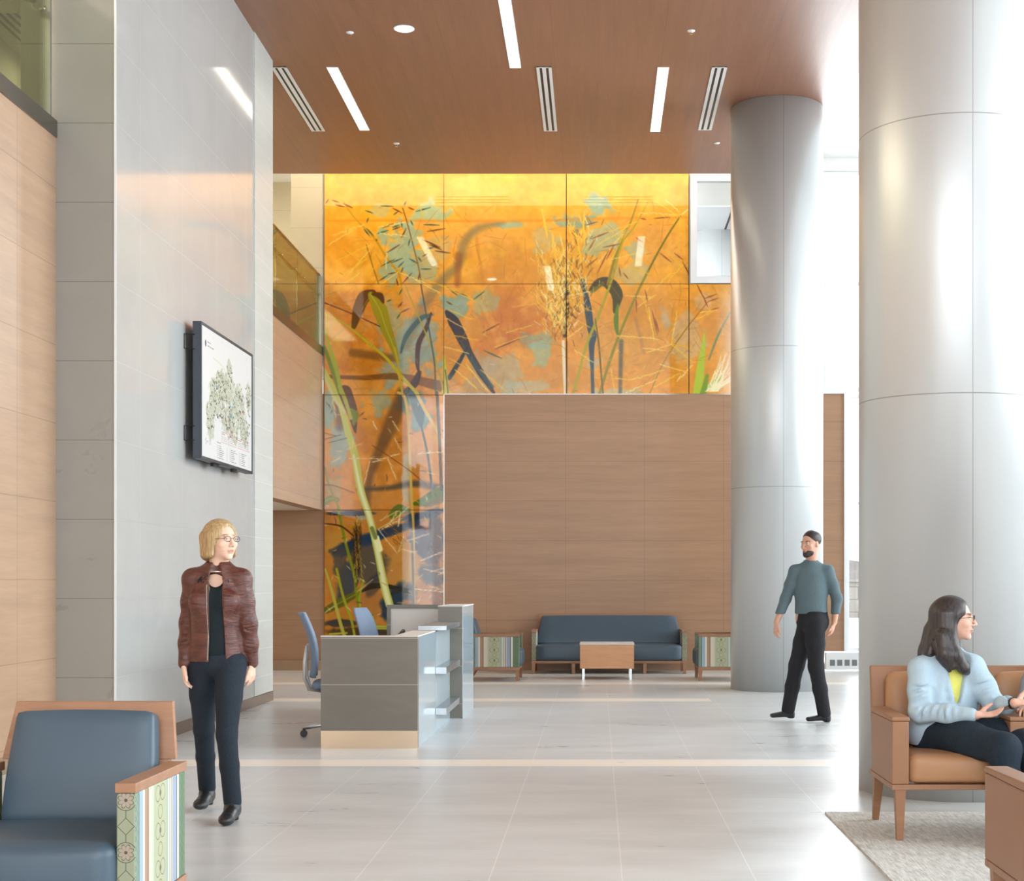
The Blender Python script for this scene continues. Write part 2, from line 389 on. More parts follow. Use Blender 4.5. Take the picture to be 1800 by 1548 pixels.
# right glazed wall, back glazing, entrance glazing
def window(name, axis, at, a0, a1, z0, z1, vs, hs, t=0.06, d=0.12, mat='frame_white'):
    """glazed bay: frame bars as one part, one pane per bay"""
    e = bpy.data.objects.new(name, None); COL.objects.link(e); e['kind'] = 'structure'
    bm = BM()
    def bar(p0, p1, q0, q1):
        if axis == 0: bx(bm, at-d/2, at+d/2, p0, p1, q0, q1)
        else: bx(bm, p0, p1, at-d/2, at+d/2, q0, q1)
    for v in [a0+t/2]+list(vs)+[a1-t/2]: bar(v-t/2, v+t/2, z0, z1)
    d = d*0.92
    for h in [z0+t/2]+list(hs)+[z1-t/2]: bar(a0+0.002, a1-0.002, h-t/2+(0.002 if h < (z0+z1)/2 else -0.002), h+t/2+(0.002 if h < (z0+z1)/2 else -0.002))
    obj('window_frame', bm, M[mat], e)
    bm = BM()
    if axis == 0: bx(bm, at-0.006, at+0.006, a0+t, a1-t, z0+t, z1-t)
    else: bx(bm, a0+t, a1-t, at-0.006, at+0.006, z0+t, z1-t)
    obj('pane', bm, M['glass'], e); return e
window('window_1', 0, XW, -9, YB, 0.3, ZU, [(-9+1.5*k) for k in range(1, 21)], [1.6, 4.2, 5.85])
window('window_2', 1, YB+0.1, 3.76, XW-0.1, 0.29, 4.18, [5.2], [2.53], 0.045)
window('window_3', 1, YB+0.1, 2.75, XW-0.1, 4.22, 7.55, [3.425, 5.2], [5.85], 0.06)
bm = BM(); bx(bm, XW-0.1, XW+0.1, -9, YB+0.2, 0, 0.3); struct('wall_right', bm, M['white'])
window('window_4', 1, -9, -4.1, XW, 0.0, ZU, [-2.5,-1,0.5,2,3.5,5], [2.6, 5.2])
bm = BM(); bx(bm, -9, -4.36, -9.1, -8.9, 0, 4.6); struct('wall_entrance', bm, M['soffit'])
# opening beside the mural, with the upper room beyond
window('window_5', 1, YB+0.02, 1.395, 2.6, 5.845, 7.49, [], [], 0.10, 0.14)
bm = BM(); bx(bm, -1, 3, 31, 31.2, 4.4, 8.5); bx(bm, 2.95, 3.0, YB+0.2, 31, 4.4, 8.5); bx(bm, -1, -0.9, YB+0.2, 31, 4.4, 8.5); struct('wall_upper_room', bm, M['white'])
bm = BM(); bx(bm, -1, 3, YB+0.2, 31, 4.3, 4.4); struct('floor_upper_room', bm, M['offwhite'])
bm = BM(); bx(bm, -1, 3, 25.8, 31, 7.75, 7.85); struct('ceiling_upper_room', bm, M['grey_ceiling'])
bm = BM(); bx(bm, -1, 3, 25.7, 25.8, 7.75, 8.25); struct('trim_8', bm, M['white'])
bm = BM(); bx(bm, -1, 3, YB+0.2, 25.8, 8.25, 8.3); struct('ceiling_upper_room_front', bm, M['grey_ceiling'])
bm = BM(); bx(bm, 2.30, 2.335, 25.85, 27.42, 7.742, 7.75); struct('trim_9', bm, M['black'])
# columns
def column(loc, top, label):
    bm = BM(); lathe(bm, (0,0), [(0.575,0.0),(0.575,top)], 96)
    o = obj('column', bm, M['column']); o.location = loc
    for p in o.data.polygons:
        if abs(p.normal.z) < 0.5: p.use_smooth = True
    return grp(o, label, 'column', 'round metal clad columns')
column((2.24, 18.88, 0), ZC-0.001, 'round satin aluminium column behind the walking man, nearer the wood wall')
column((2.274, 9.775, 0), ZC-0.001, 'large round satin aluminium column right behind the seated woman in the cardigan')
column((2.24, 28.0, 4.4), 3.35, 'pale round column seen through the white framed opening beside the mural')
# radiator enclosure under the back window
t = thing('radiator', 'long white radiator cover with square grille slots under the back window', 'radiator', (5.1, YB-0.16, 0))
bm = BM(); bx(bm, -1.68, 1.75, -0.02, 0.13, 0.02, 0.275); obj('casing', bm, M['frame_white'], t, bevel=0.006)
bm = BM()
for k in range(30): bx(bm, -1.62+k*0.11, -1.62+k*0.11+0.075, -0.024, -0.018, 0.08, 0.17)
obj('grille', bm, plain('grille_shadow_grey', (120,122,124), 0.6), t)
# outdoors
bm = BM(); bx(bm, -80, 120, YB+0.3, 200, -0.35, -0.25); bx(bm, XW+0.2, 120, -60, YB+0.3, -0.35, -0.25); struct('ground_outside', bm, M['snow'])
bm = BM(); bx(bm, 3, 60, 66, 66.5, -0.25, 1.32); bx(bm, 2.9, 60.1, 65.9, 66.6, 1.32, 1.42)
grp(obj('garden_wall', bm, M['masonry']), 'pale block masonry wall with cap outside the back window', 'wall')
bm = BM(); n = 40; vs = []
random.seed(5)
for i in range(n):
    x = 10+i*2.0; vs.append((x, 105, -0.3))
top = [(x, 110, 3.1+0.8*math.sin(x*.22)+0.5*math.sin(x*.7+1)) for x, _, _ in vs]; back = [(x, 125, -0.3) for x, _, _ in vs]
A = [bm.verts.new(v) for v in vs]; B = [bm.verts.new(v) for v in top]; C_ = [bm.verts.new(v) for v in back]
for i in range(n-1): bm.faces.new([A[i],A[i+1],B[i+1],B[i]]); bm.faces.new([B[i],B[i+1],C_[i+1],C_[i]])
grp(obj('hill', bm, M['hill'], smooth=True), 'low brown winter hill beyond the masonry wall outside', 'hill')

# ------------------------------------------------------------ balustrades
def balustrade(y0, y1, joints, label):
    t = thing('glass_balustrade', label, 'railing', (XL-0.03, y0, 4.88), 0, 'glass balcony railings')
    js = [y0]+joints+[y1]
    for a, b in zip(js, js[1:]):
        bm = BM(); bx(bm, -0.007, 0.007, a-y0+0.006, b-y0-0.006, 0.0, 1.07); obj('glass_panel', bm, M['rail_glass'], t)
    bm = BM(); bx(bm, -0.012, 0.012, 0, y1-y0, 1.07, 1.085); obj('top_edge', bm, M['steel'], t)
    bm = BM(); bx(bm, -0.02, 0.02, y1-y0-0.03, y1-y0, 0, 1.07); obj('end_post', bm, M['steel'], t)
    bm = BM(); tube(bm, [(-0.09, 0.05, 0.86), (-0.09, y1-y0-0.08, 0.86)], 0.019, 12); obj('handrail', bm, M['steel'], t)
    ys = []
    for a, b in zip(js, js[1:]):
        ys += [a+0.28*(b-a)-y0, b-0.10-y0]
    for y in ys:
        bm = BM(); tube(bm, [(-0.007,y,0.80),(-0.06,y,0.79),(-0.09,y,0.81),(-0.09,y,0.845)], 0.007, 8)
        tube(bm, [(-0.012,y,0.80),(-0.0072,y,0.80)], 0.022, 14); tube(bm, [(0.0072,y,0.80),(0.014,y,0.80)], 0.022, 14)
        obj('rail_bracket', bm, M['chrome'], t)
    return t
balustrade(YP1, YB-0.05, [18.35, 19.6, 21.0], 'glass balcony railing between the tiled pier and the mural')
balustrade(6.0, YP0-0.06, [7.4, 8.8, 10.2], 'glass balcony railing above the left wood wall, top left corner')

# ------------------------------------------------------------ ceiling fixtures
def light(px0, y0, y1, label):
    X = (px0-VX)*y0/F; t = thing('linear_light', label, 'light', (X, y0, ZC), 0, 'linear ceiling lights')
    L = y1-y0
    bm = BM()
    bx(bm, -0.068, -0.06, -0.008, L+0.008, -0.006, 0.0); bx(bm, 0.06, 0.068, -0.008, L+0.008, -0.006, 0.0)
    bx(bm, -0.06, 0.06, -0.008, 0, -0.006, 0.0); bx(bm, -0.06, 0.06, L, L+0.008, -0.006, 0.0)
    obj('frame', bm, M['white'], t)
    bm = BM(); bx(bm, -0.06, 0.06, 0, L, -0.003, -0.0005); obj('diffuser', bm, M['lamp'], t)
light(584, 17.32, 19.72, 'linear ceiling light at left, closest to the tiled pier')
light(883, 14.95, 17.32, 'linear ceiling light in the middle, running out of the top of the photo')
light(1166, 17.32, 19.78, 'linear ceiling light at right, closest to the far column')
def vent(px0, y0, y1, label):
    X = (px0-VX)*y0/F; t = thing('slot_diffuser', label, 'vent', (X, y0, ZC), 0, 'slot air diffusers in the ceiling')
    L = y1-y0
    bm = BM(); bx(bm, -0.085, 0.085, 0, L, -0.004, -0.0005); obj('backing', bm, M['black'], t)
    bm = BM()
    for a, b in ((-0.088,-0.052),(-0.022,0.022),(0.052,0.088)): bx(bm, a, b, -0.004, L+0.004, -0.010, -0.004)
    for a, b in ((-0.004, 0.012), (L-0.012, L+0.004)): bx(bm, -0.088, 0.088, a, b, -0.0105, -0.004)
    obj('frame', bm, M['white'], t)
vent(490, 17.3, 19.75, 'white two slot air diffuser beside the tiled pier')
vent(956, 17.3, 19.75, 'white two slot air diffuser in the middle of the wood ceiling')
vent(1265, 17.3, 19.7, 'white two slot air diffuser closest to the far column')
def downlight(px, py, r, label, mat, cat, name, grpn=None):
    Y = 5.9*F/(VY-py); X = (px-VX)*Y/F
    t = thing(name, label, cat, (X, Y, ZC), 0, grpn)
    bm = BM(); lathe(bm, (0,0), [(r*1.15,-0.0005),(r*1.15,-0.006),(r,-0.008),(r*.97,-0.0045)], 32); obj('trim_ring', bm, M['white'], t, True)
    bm = BM(); cyl(bm, (0,0), r*.93, -0.0095, -0.007, 32); obj('lens', bm, mat, t)
downlight(710, 50, 0.098, 'round recessed downlight, lit, in the wood ceiling', M['down'], 'light', 'downlight')
for px, py, lb in ((615,57,'small ceiling sprinkler head left of the round downlight'), (1215,54,'small ceiling sprinkler head at upper right'),
                   (697,252,'small ceiling sprinkler head above the mural'), (1260,251,'small ceiling sprinkler head beside the far column')):
    Y = 5.9*F/(VY-py); X = (px-VX)*Y/F
    t = thing('sprinkler', lb, 'sprinkler', (X, Y, ZC), 0, 'ceiling sprinkler heads')
    bm = BM(); lathe(bm, (0,0), [(0.042,-0.0005),(0.042,-0.004),(0.03,-0.012),(0.012,-0.014)], 24); obj('cover_plate', bm, M['white'], t, True)
    bm = BM(); tube(bm, [(0,0,-0.014),(0,0,-0.036)], 0.006, 8); tube(bm, [(0,0,-0.036),(0,0,-0.039)], 0.016, 12); obj('sprinkler_head', bm, M['chrome'], t)
# slot diffusers in the cove fascia (seen mirrored in the mural glass) and in the balcony ceiling
def slotgrille(loc, rot, L, label, nm=3, cat='vent'):
    t = thing('slot_grille', label, cat, loc, 0, None); t.rotation_euler = rot
    bm = BM()
    for k in range(nm): bx(bm, 0, L, 0, 0.003, 0.02+k*0.045, 0.038+k*0.045)
    obj('slots', bm, M['black'], t)
    bm = BM(); bx(bm, -0.01, L+0.01, 0.0005, 0.0015, 0.005, 0.02+nm*0.045); obj('face_plate', bm, M['white'], t)
    return t
slotgrille((-2.55, 21.853, ZC+0.02), (0,0,0), 1.15, 'three slot grille in the white cove, mirrored at left in the mural glass')
slotgrille((-0.25, 21.853, ZC+0.02), (0,0,0), 1.12, 'three slot grille in the white cove, mirrored at right in the mural glass')
v = thing('slot_grille', 'striped air grille in the balcony ceiling, top left corner', 'vent', (-6.9, 17.0, ZU))
bm = BM()
for k in range(5): bx(bm, 0.05+k*0.09, 0.09+k*0.09, 0, 1.4, -0.004, -0.001)
obj('slots', bm, M['black'], v)
bm = BM()
for k in range(4): bx(bm, 0.0925+k*0.09, 0.1375+k*0.09, -0.01, 1.41, -0.007, -0.001)
obj('face_plate', bm, M['white'], v)
# ------------------------------------------------------------ the grass mural (painted in photo-pixel units onto the real panels)
def lin(c):
    c = np.asarray(c, float)/255; return np.where(c <= 0.04045, c/12.92, ((c+0.055)/1.055)**2.4)
class Canvas:
    def __init__(s, x0, y0, x1, y1, seed=1):
        s.x0, s.y0 = x0, y0; s.w, s.h = int(x1-x0)+1, int(y1-y0)+1
        s.C = np.zeros((s.h, s.w, 3)); s.R = np.random.RandomState(seed)
        s.YY, s.XX = np.mgrid[y0:y0+s.h, x0:x0+s.w].astype(float)
    def noise(s, cell, seed, oct=3):
        out = np.zeros((s.h, s.w)); amp = 1; tot = 0
        for o in range(oct):
            R = np.random.RandomState(seed+o); c = cell/2**o
            gx, gy = int(s.w/c)+3, int(s.h/c)+3; g = R.rand(gy, gx)
            fx, fy = np.arange(s.w)/c, np.arange(s.h)/c; ix, iy = fx.astype(int), fy.astype(int)
            tx, ty = fx-ix, fy-iy; tx = tx*tx*(3-2*tx); ty = (ty*ty*(3-2*ty))[:, None]
            a = g[iy][:, ix]*(1-tx)+g[iy][:, ix+1]*tx; b = g[iy+1][:, ix]*(1-tx)+g[iy+1][:, ix+1]*tx
            out += amp*(a*(1-ty)+b*ty); tot += amp; amp *= 0.5
        return out/tot
    def blend(s, sl, a, col):
        a = a[..., None]; s.C[sl] = s.C[sl]*(1-a) + np.asarray(col, float)*a
    def stroke(s, pts, w, col, alpha=1.0, blur=1.0, ends=None, n=None):
        """tapered curve through pts; w = width or list of widths along it"""
        pts = np.asarray(pts, float); k = len(pts)
        if k > 2:
            T = np.linspace(0, k-1, n or (k-1)*7+1); Q = []
            for t in T:
                i = min(int(t), k-2); f = t-i
                p0, p1, p2, p3 = pts[max(i-1,0)], pts[i], pts[i+1], pts[min(i+2,k-1)]
                Q.append(0.5*((2*p1)+(-p0+p2)*f+(2*p0-5*p1+4*p2-p3)*f*f+(-p0+3*p1-3*p2+p3)*f**3))
            Q = np.array(Q)
        else: Q = pts
        W = np.atleast_1d(np.asarray(w, float))
        W = np.interp(np.linspace(0,1,len(Q)), np.linspace(0,1,len(W)), W) if len(W) > 1 else np.full(len(Q), W[0])
        m = W.max()/2+blur+1
        xa, ya = Q.min(0)-m; xb, yb = Q.max(0)+m
        i0, i1 = max(0, int(xa-s.x0)), min(s.w, int(xb-s.x0)+2); j0, j1 = max(0, int(ya-s.y0)), min(s.h, int(yb-s.y0)+2)
        if i0 >= i1 or j0 >= j1: return
        X, Y = s.XX[j0:j1, i0:i1], s.YY[j0:j1, i0:i1]; best = np.full(X.shape, -1e9)
        for a, b, wa, wb in zip(Q, Q[1:], W, W[1:]):
            d = b-a; L2 = max(1e-9, d@d); t = np.clip(((X-a[0])*d[0]+(Y-a[1])*d[1])/L2, 0, 1)
            dist = np.hypot(X-a[0]-t*d[0], Y-a[1]-t*d[1]); best = np.maximum(best, (wa+(wb-wa)*t)/2-dist)
        s.blend((slice(j0,j1), slice(i0,i1)), np.clip(best/blur+0.5, 0, 1)*alpha, col)
    def blob(s, cx, cy, rx, ry, col, alpha=1.0, soft=0.5, nz=None, amp=0.9, rot=0):
        c, q = math.cos(rot), math.sin(rot); dx, dy = s.XX-cx, s.YY-cy
        d = np.hypot((dx*c+dy*q)/rx, (-dx*q+dy*c)/ry)
        if nz is not None: d = d+(nz-0.5)*amp*2
        s.blend((slice(None), slice(None)), np.clip((1-d)/soft, 0, 1)*alpha, col)
    def seeds(s, x, y, ang, L, col, w=2.0, n=8, spread=0.35, alpha=1, sl=6):
        """a grass spikelet: short seed strokes along an axis"""
        for i in range(n):
            t = i/n; px, py = x+math.cos(ang)*L*t, y+math.sin(ang)*L*t
            a = ang+s.R.uniform(-spread, spread); l = sl*s.R.uniform(.6, 1.3)
            s.stroke([(px,py),(px+math.cos(a)*l, py+math.sin(a)*l)], [w*.6, w*1.25, .5], col, alpha, 0.9)
def mural_paint():
    c = Canvas(560, 300, 1312, 1184, 3); R = c.R; X, Y = c.XX, c.YY
    n1 = c.noise(46, 10, 4); n2 = c.noise(18, 30, 3); n3 = c.noise(90, 50, 3)
    top, mid, low = np.array([246,172,42.]), np.array([226,150,44.]), np.array([214,138,44.])
    t = np.clip((Y-480)/60, 0, 1)[..., None]; u = np.clip((Y-700)/200, 0, 1)[..., None]
    base = top*(1-t)+mid*t; base = base*(1-u)+low*u
    base = base*(0.90+0.2*n1[..., None]); base[..., 2] += 26*(n3-0.4)
    base = base + (n2[..., None]-0.5)*np.array([10,16,22.]); c.C[:] = base
    def B(cx, cy, rx, ry, col, a=1, soft=.35, rot=0, amp=.8, nz=None): c.blob(cx, cy, rx, ry, col, a, soft, n2 if nz is None else nz, amp, rot)
    # saturated / rusty patches
    for q in ((600,440,60,50,(232,150,24),.6),(700,480,60,30,(228,148,30),.5),(900,470,90,40,(226,146,40),.5),(620,560,70,60,(222,124,20),.7),
              (660,640,80,50,(206,122,30),.7),(890,560,80,50,(204,110,28),.6),(1150,430,50,40,(228,160,70),.5),(1100,600,90,60,(214,160,78),.5),
              (860,620,50,60,(200,104,24),.55),(720,720,70,60,(208,120,30),.7),(700,800,50,60,(190,118,30),.7),(640,780,30,50,(196,120,70),.5),
              (850,410,60,40,(250,180,74),.6),(820,340,80,40,(255,196,86),.6)): B(*q[:5], q[5], .6)
    # teal patches
    teal, teal2 = (160,184,150), (128,170,160)
    for q in ((700,440,36,54,teal,.85),(740,470,34,34,teal,.6),(750,375,34,22,(176,196,146),.9),(665,370,22,14,(184,190,140),.6),(1050,360,26,24,teal,.95),
              (1020,390,40,14,teal2,.7),(1055,420,40,30,(172,190,156),.7),(1110,440,26,14,(170,190,164),.6),(900,395,40,7,teal,.8),(960,420,30,24,(190,186,150),.5),
              (770,440,20,30,(190,184,150),.4),(800,540,30,22,teal2,.8),(850,540,26,30,teal,.55),(740,600,46,60,(140,160,146),.9),(700,640,34,50,(150,166,146),.8),
              (690,560,26,40,(164,166,134),.7),(590,860,14,20,(176,176,140),.5),(945,600,30,16,teal2,.6),(950,620,22,22,teal,.7),(890,650,40,40,(176,176,150),.6),
              (840,660,36,40,(180,160,124),.6),(1200,600,36,50,(200,176,140),.6),(1170,560,14,26,(176,170,150),.6),(1110,480,26,22,(178,184,150),.5),(1240,530,20,16,(214,180,150),.5),
              (930,680,44,14,(180,184,160),.6),(1090,690,50,8,(190,190,160),.6),(594,790,26,44,(158,176,164),.9),(578,720,14,30,(150,178,160),.9),(668,705,26,26,(150,170,150),.7),
              (720,705,30,24,(70,120,116),.85),(740,740,18,20,(90,150,160),.8),(714,840,8,60,(176,172,140),.7),(640,905,10,8,(130,170,160),.6),(1045,640,20,14,(176,176,160),.6)):
        B(*q[:5], q[5], .3)
    fine, fin2 = c.noise(7, 71, 3), c.noise(13, 91, 3)
    c.C *= (0.945+0.11*fine)[..., None]
    c.C += ((fin2-0.5)[..., None]*np.array([14, 12, 20.]))
    # dark lower area of the left column
    c.blend((slice(None), slice(None)), np.clip((Y-892)/4, 0, 1)*np.clip((785-X)/4, 0, 1)*.10, (40,30,40))
    for q in ((600,1000,30,60,(190,130,50),.5),(690,1010,40,50,(196,140,60),.6),(735,935,30,30,(196,136,110),.7),(650,1060,40,40,(176,116,50),.7),(590,950,26,24,(200,150,60),.7),
              (720,985,28,44,(210,160,60),.5)): B(*q[:5], q[5], .5)
    nv = (14,46,84); dk = (52,48,52)
    for q in ((640,950,60,14,nv,.95,-.35),(610,965,30,14,(0,40,74),.9,-.3),(640,990,44,40,(70,68,62),.85,-.5),(612,1020,22,50,(40,60,80),.85,.2),(600,990,16,40,(70,72,70),.8,0),
              (700,930,60,10,nv,.8,-.35),(745,960,20,50,(60,54,78),.9,-.5),(766,950,16,60,(56,40,44),.9,0),(760,1010,30,20,(52,56,82),.8,.6),(690,1060,20,40,(10,44,76),.9,.5),
              (720,1090,26,30,(16,50,80),.8,.7),(600,1095,40,8,(24,40,60),.8,0),(742,905,46,8,(20,40,70),.9,-.2),(720,1040,16,16,(60,70,90),.8,0),(770,1050,12,30,(110,60,40),.7,0),
              (620,902,50,5,(30,46,76),.9,.0),(760,880,36,10,(86,76,30),.8,-.3),(662,1025,14,30,(30,40,60),.5,.7),(640,1110,70,10,(36,34,30),.8,0)):
        B(*q[:5], q[5], .3, q[6], .35)
    S = c.stroke
    # blurred background shadows and bands
    S([(884,392),(840,402),(815,430),(808,462),(780,490),(757,520),(735,560),(715,610)], [6,13,15,13,15,18,16,10], (120,112,76), .6, 9)
    S([(806,450),(804,500)], [14,10], (150,80,20), .6, 6)
    S([(838,420),(845,470),(850,500)], [6,4,3], (214,130,20), .5, 4)
    S([(1092,600),(1090,690)], [8,6], (60,76,76), .7, 4); S([(1117,560),(1132,620)], 5, (160,110,70), .5, 5)
    S([(708,690),(690,740),(668,790),(650,840),(644,900)], [20,26,18,13,12], (92,66,44), .7, 8)
    S([(594,700),(598,750)], 14, (84,66,56), .7, 8); S([(628,930),(626,1000)], [14,10], (60,34,20), .75, 6)
    S([(575,388),(700,388),(860,389),(990,387),(1080,384),(1210,382)], [3,4,5,4,4,3], (236,140,14), .65, 3)  # orange-brown band running straight across the upper panels
    S([(630,860),(680,858),(730,850),(782,860)], [6,8,12,12], (70,66,56), .8, 6)
    S([(580,662),(640,664),(700,662),(780,680)], [6,8,12,20], (120,72,24), .85, 2)
    S([(620,620),(690,630)], 14, (120,74,26), .7, 6)
    for i in range(26):      # blurred red-brown plumes
        x, y = R.uniform(850, 930), R.uniform(520, 620); a = R.uniform(-2.6, .6); l = R.uniform(18, 46)
        S([(x,y),(x+math.cos(a)*l, y+math.sin(a)*l)], [3,7,2], (196,96,26), .35, 3)
    for i in range(46):
        x, y = R.uniform(575, 780), R.uniform(520, 690); a = R.uniform(-.9,.2); l = R.uniform(16, 40)
        S([(x,y),(x+math.cos(a)*l, y+math.sin(a)*l)], [2,5,2], (206,110,30) if R.rand() < .6 else (160,90,40), .35, 2.5)
    for i in range(40):
        x, y = R.uniform(1060,1210), R.uniform(560,690); a = R.uniform(-.4,.6); l = R.uniform(5,16)
        S([(x,y),(x+math.cos(a)*l, y+math.sin(a)*l)], [1.5,3,1.5], (186,124,62), .5, 2)
    # leaves
    def leaf(p, w, col, mid=None, blur=1.2, al=1):
        S(p, w, col, al, blur)
        if mid: S(p, 1.1, mid, .8, 1)
    leaf([(622,575),(630,545),(640,523),(655,516)], [8,20,22,14], (104,58,10)); S([(637,543),(651,520)], 1.6, (150,130,16), .8)
    leaf([(652,518),(668,545),(678,575),(690,605),(700,640)], [10,26,20,14,3], (158,142,16), (214,200,70)); S([(655,517),(668,520),(674,532)], [4,12,4], (92,54,14), 1, 1.5)
    leaf([(758,550),(748,580),(736,605),(734,640),(737,655)], [3,8,9,7,3], (70,34,16)); S([(737,655),(728,675),(712,690)], [8,14,6], (60,36,34), 1, 1.5)
    leaf([(785,548),(798,566),(815,600),(825,620),(845,655),(868,690)], [6,20,18,12,12,5], (50,46,52)); S([(810,600),(830,635),(866,680)], [3,7,5], (30,78,84), .8)
    S([(822,610),(805,640),(790,664)], [4,8,8], (30,54,66)); S([(760,553),(740,560),(715,590),(705,620)], [4,9,9,3], (44,78,84), .8, 2)
    leaf([(1040,510),(1050,499),(1062,495),(1075,502),(1085,520),(1080,550)], [10,14,16,22,20,4], (74,66,16)); S([(1042,512),(1060,498)], [6,10,5], (112,108,14))
    leaf([(1086,535),(1083,560),(1084,578),(1086,590)], [3,9,7,2], (96,128,14))
    S([(1024,493),(1030,520),(1034,545),(1038,575),(1042,590),(1040,610),(1041,650),(1042,692)], [7,9,13,12,14,10,6,6], (46,72,84), .97, 1.2)
    S([(994,497),(996,540),(993,590)], [8,10,7], (48,34,8), .9, 1.5)
    leaf([(606,690),(618,720),(625,760)], [26,20,3], (96,58,18)); leaf([(616,722),(624,730),(622,746)], [10,14,4], (120,132,30))
    leaf([(570,882),(582,876),(594,878)], [14,10,6], (132,132,44), (200,200,110)); leaf([(726,886),(745,880),(765,868),(782,860)], [4,14,18,16], (86,110,14))
    leaf([(575,1072),(600,1058),(630,1042)], [12,16,8], (96,100,20), (190,176,90)); leaf([(635,1040),(655,1030),(680,1030),(705,1035),(730,1036)], [3,10,8,6,2], (36,28,14))
    leaf([(680,1052),(700,1036),(724,1045)], [2,8,2], (40,40,30)); S([(725,690),(736,720),(740,748)], [14,22,6], (60,84,92), .9, 2)
    leaf([(690,905),(702,895),(716,898)], [14,18,10], (100,116,20), None, 1.6); leaf([(1226,692),(1231,650),(1236,610),(1238,585)], [16,14,8,1], (176,196,60))
    leaf([(1236,692),(1243,660)], [12,6], (120,150,40), None, 2); leaf([(1250,680),(1266,662)], [14,6], (140,170,60), None, 3)
    # stems
    gr, yl, pl = (150,150,24), (206,176,30), (236,216,150)
    S([(1142,372),(1128,430),(1114,470),(1098,560),(1066,620),(1050,690)] if 0 else [(1142,350),(1114,370+30),(1092,430),(1076,490),(1050,560),(1030,610),(1008,692)], [2,2.5,3.5,4,5,5,5], (176,160,24))
    S([(1122,350),(1108,392),(1099,406),(1085,440),(1068,500)], [2,3,4,4.5,4.5], (150,128,20))
    S([(1196,380),(1170,420),(1140,475),(1118,520),(1088,590),(1070,640),(1054,692)], [2.5,3.5,4,4,4.5,5,5], (140,132,22)); S([(1196,380),(1170,420),(1140,475)], 1.2, (96,60,10), .7)
    S([(1046,560),(1052,600),(1057,660),(1060,692)], [2,3,3,3], (118,96,20)); S([(990,600),(992,650),(995,692)], [5,6,7], (238,222,180)); S([(997,600),(997,692)], 1.4, (110,70,20))
    S([(1212,570),(1180,615),(1160,650),(1142,692)], 1.8, (150,120,30)); S([(1212,570),(1245,530)], 1.4, (150,90,30)); S([(1284,548),(1262,590),(1246,632)], [2.5,4,3], (110,130,90))
    S([(570,650),(590,690),(604,730),(612,760),(624,800),(634,860),(650,910),(664,970),(676,1030),(685,1062)], [6,8,10,12,13,13,12,12,14,14], (196,200,84))
    S([(622,800),(634,860),(650,910),(664,970),(676,1030),(684,1062)], [3,6,7,7,8,8], (238,240,190), .85, 3)
    S([(570,576),(582,620),(590,660),(606,700),(617,735)], [3,5,7,7,6], (178,176,36)); S([(571,610),(584,650),(596,690)], [5,7,4], (120,140,20)); S([(570,660),(588,700),(606,724)], [5,6,5], (214,206,130))
    S([(662,945),(668,965)], [10,10], (246,244,176)); S([(654,928),(660,945)], 7, (90,110,40), .8, 2)
    for p, w, q in (([(594,890),(602,930),(612,970),(624,1015),(628,1050),(640,1110)], [4,5,5,5,5,5], (126,140,18)), ([(592,1000),(604,1050),(618,1090),(624,1120)], 4.5, (162,166,30)),
                    ([(572,1000),(584,1040),(600,1100),(608,1122)], [3,5,6,6], (186,182,70)), ([(571,820),(578,850),(590,880),(597,893)], 3, (150,140,30)), ([(700,690),(712,700),(718,750),(724,880),(727,930),(729,1060)], [5,5,4.5,4.5,4,3], (216,180,80)),
                    ([(732,690),(748,722),(770,760),(784,790)], [6,6,5,5], (224,180,84)), ([(768,690),(772,760),(776,860)], 5, (64,40,32)), ([(740,745),(752,800),(760,860)], [3,4,4], (70,66,60)),
                    ([(724,930),(726,1000),(727,1060)], 4, (96,76,40)), ([(639,1020),(632,1060),(650,1110),(662,1122)], 4, (150,160,30)), ([(652,1078),(660,1100)], 6, (150,160,30)),
                    ([(572,552),(610,572),(650,605),(680,630),(700,655),(734,692)], [2,3,4.5,5,6,6], (196,176,34)), ([(700,655),(708,692)], 3, (200,176,60)), ([(694,612),(702,650),(707,692)], [4,3,3], (196,170,40)),
                    ([(712,500),(724,530),(746,580),(762,620),(776,670),(780,692)], [2,2,2.5,3,4,5], (176,152,24)), ([(740,500),(748,545),(756,590),(764,640),(766,692)], [2,2.4,2.4,3,3], (66,76,60)),
                    ([(708,366),(716,392),(726,430),(736,470),(741,500)], 1.8, (128,84,30)), ([(604,355),(625,385),(656,416),(678,450),(700,480),(706,500)], [3,3,3,3.5,3.5,4], (206,150,24)),
                    ([(644,430),(656,470),(666,500)], 1.8, (150,110,20)), ([(570,532),(620,552),(668,574)], 1.8, (90,40,30)), ([(780,690),(790,692)], 10, yl)):
        S(p, w, q)
    S([(576,600),(590,640),(600,690)], [3,6,7], (170,180,50)); S([(780,625),(783,660),(786,692)], [4,8,9], (200,190,40)); S([(783,650),(788,692)], 2, (90,80,10))
    # thin twigs
    for i in range(170):
        x, y = R.uniform(572, 1280), R.uniform(352, 690); a = R.uniform(0, PI); l = R.uniform(14, 44)
        S([(x,y),(x+math.cos(a)*l*.5+R.uniform(-3,3), y+math.sin(a)*l*.5),(x+math.cos(a)*l, y+math.sin(a)*l)], [.5,1.0,.5], (170,110,34), .6)
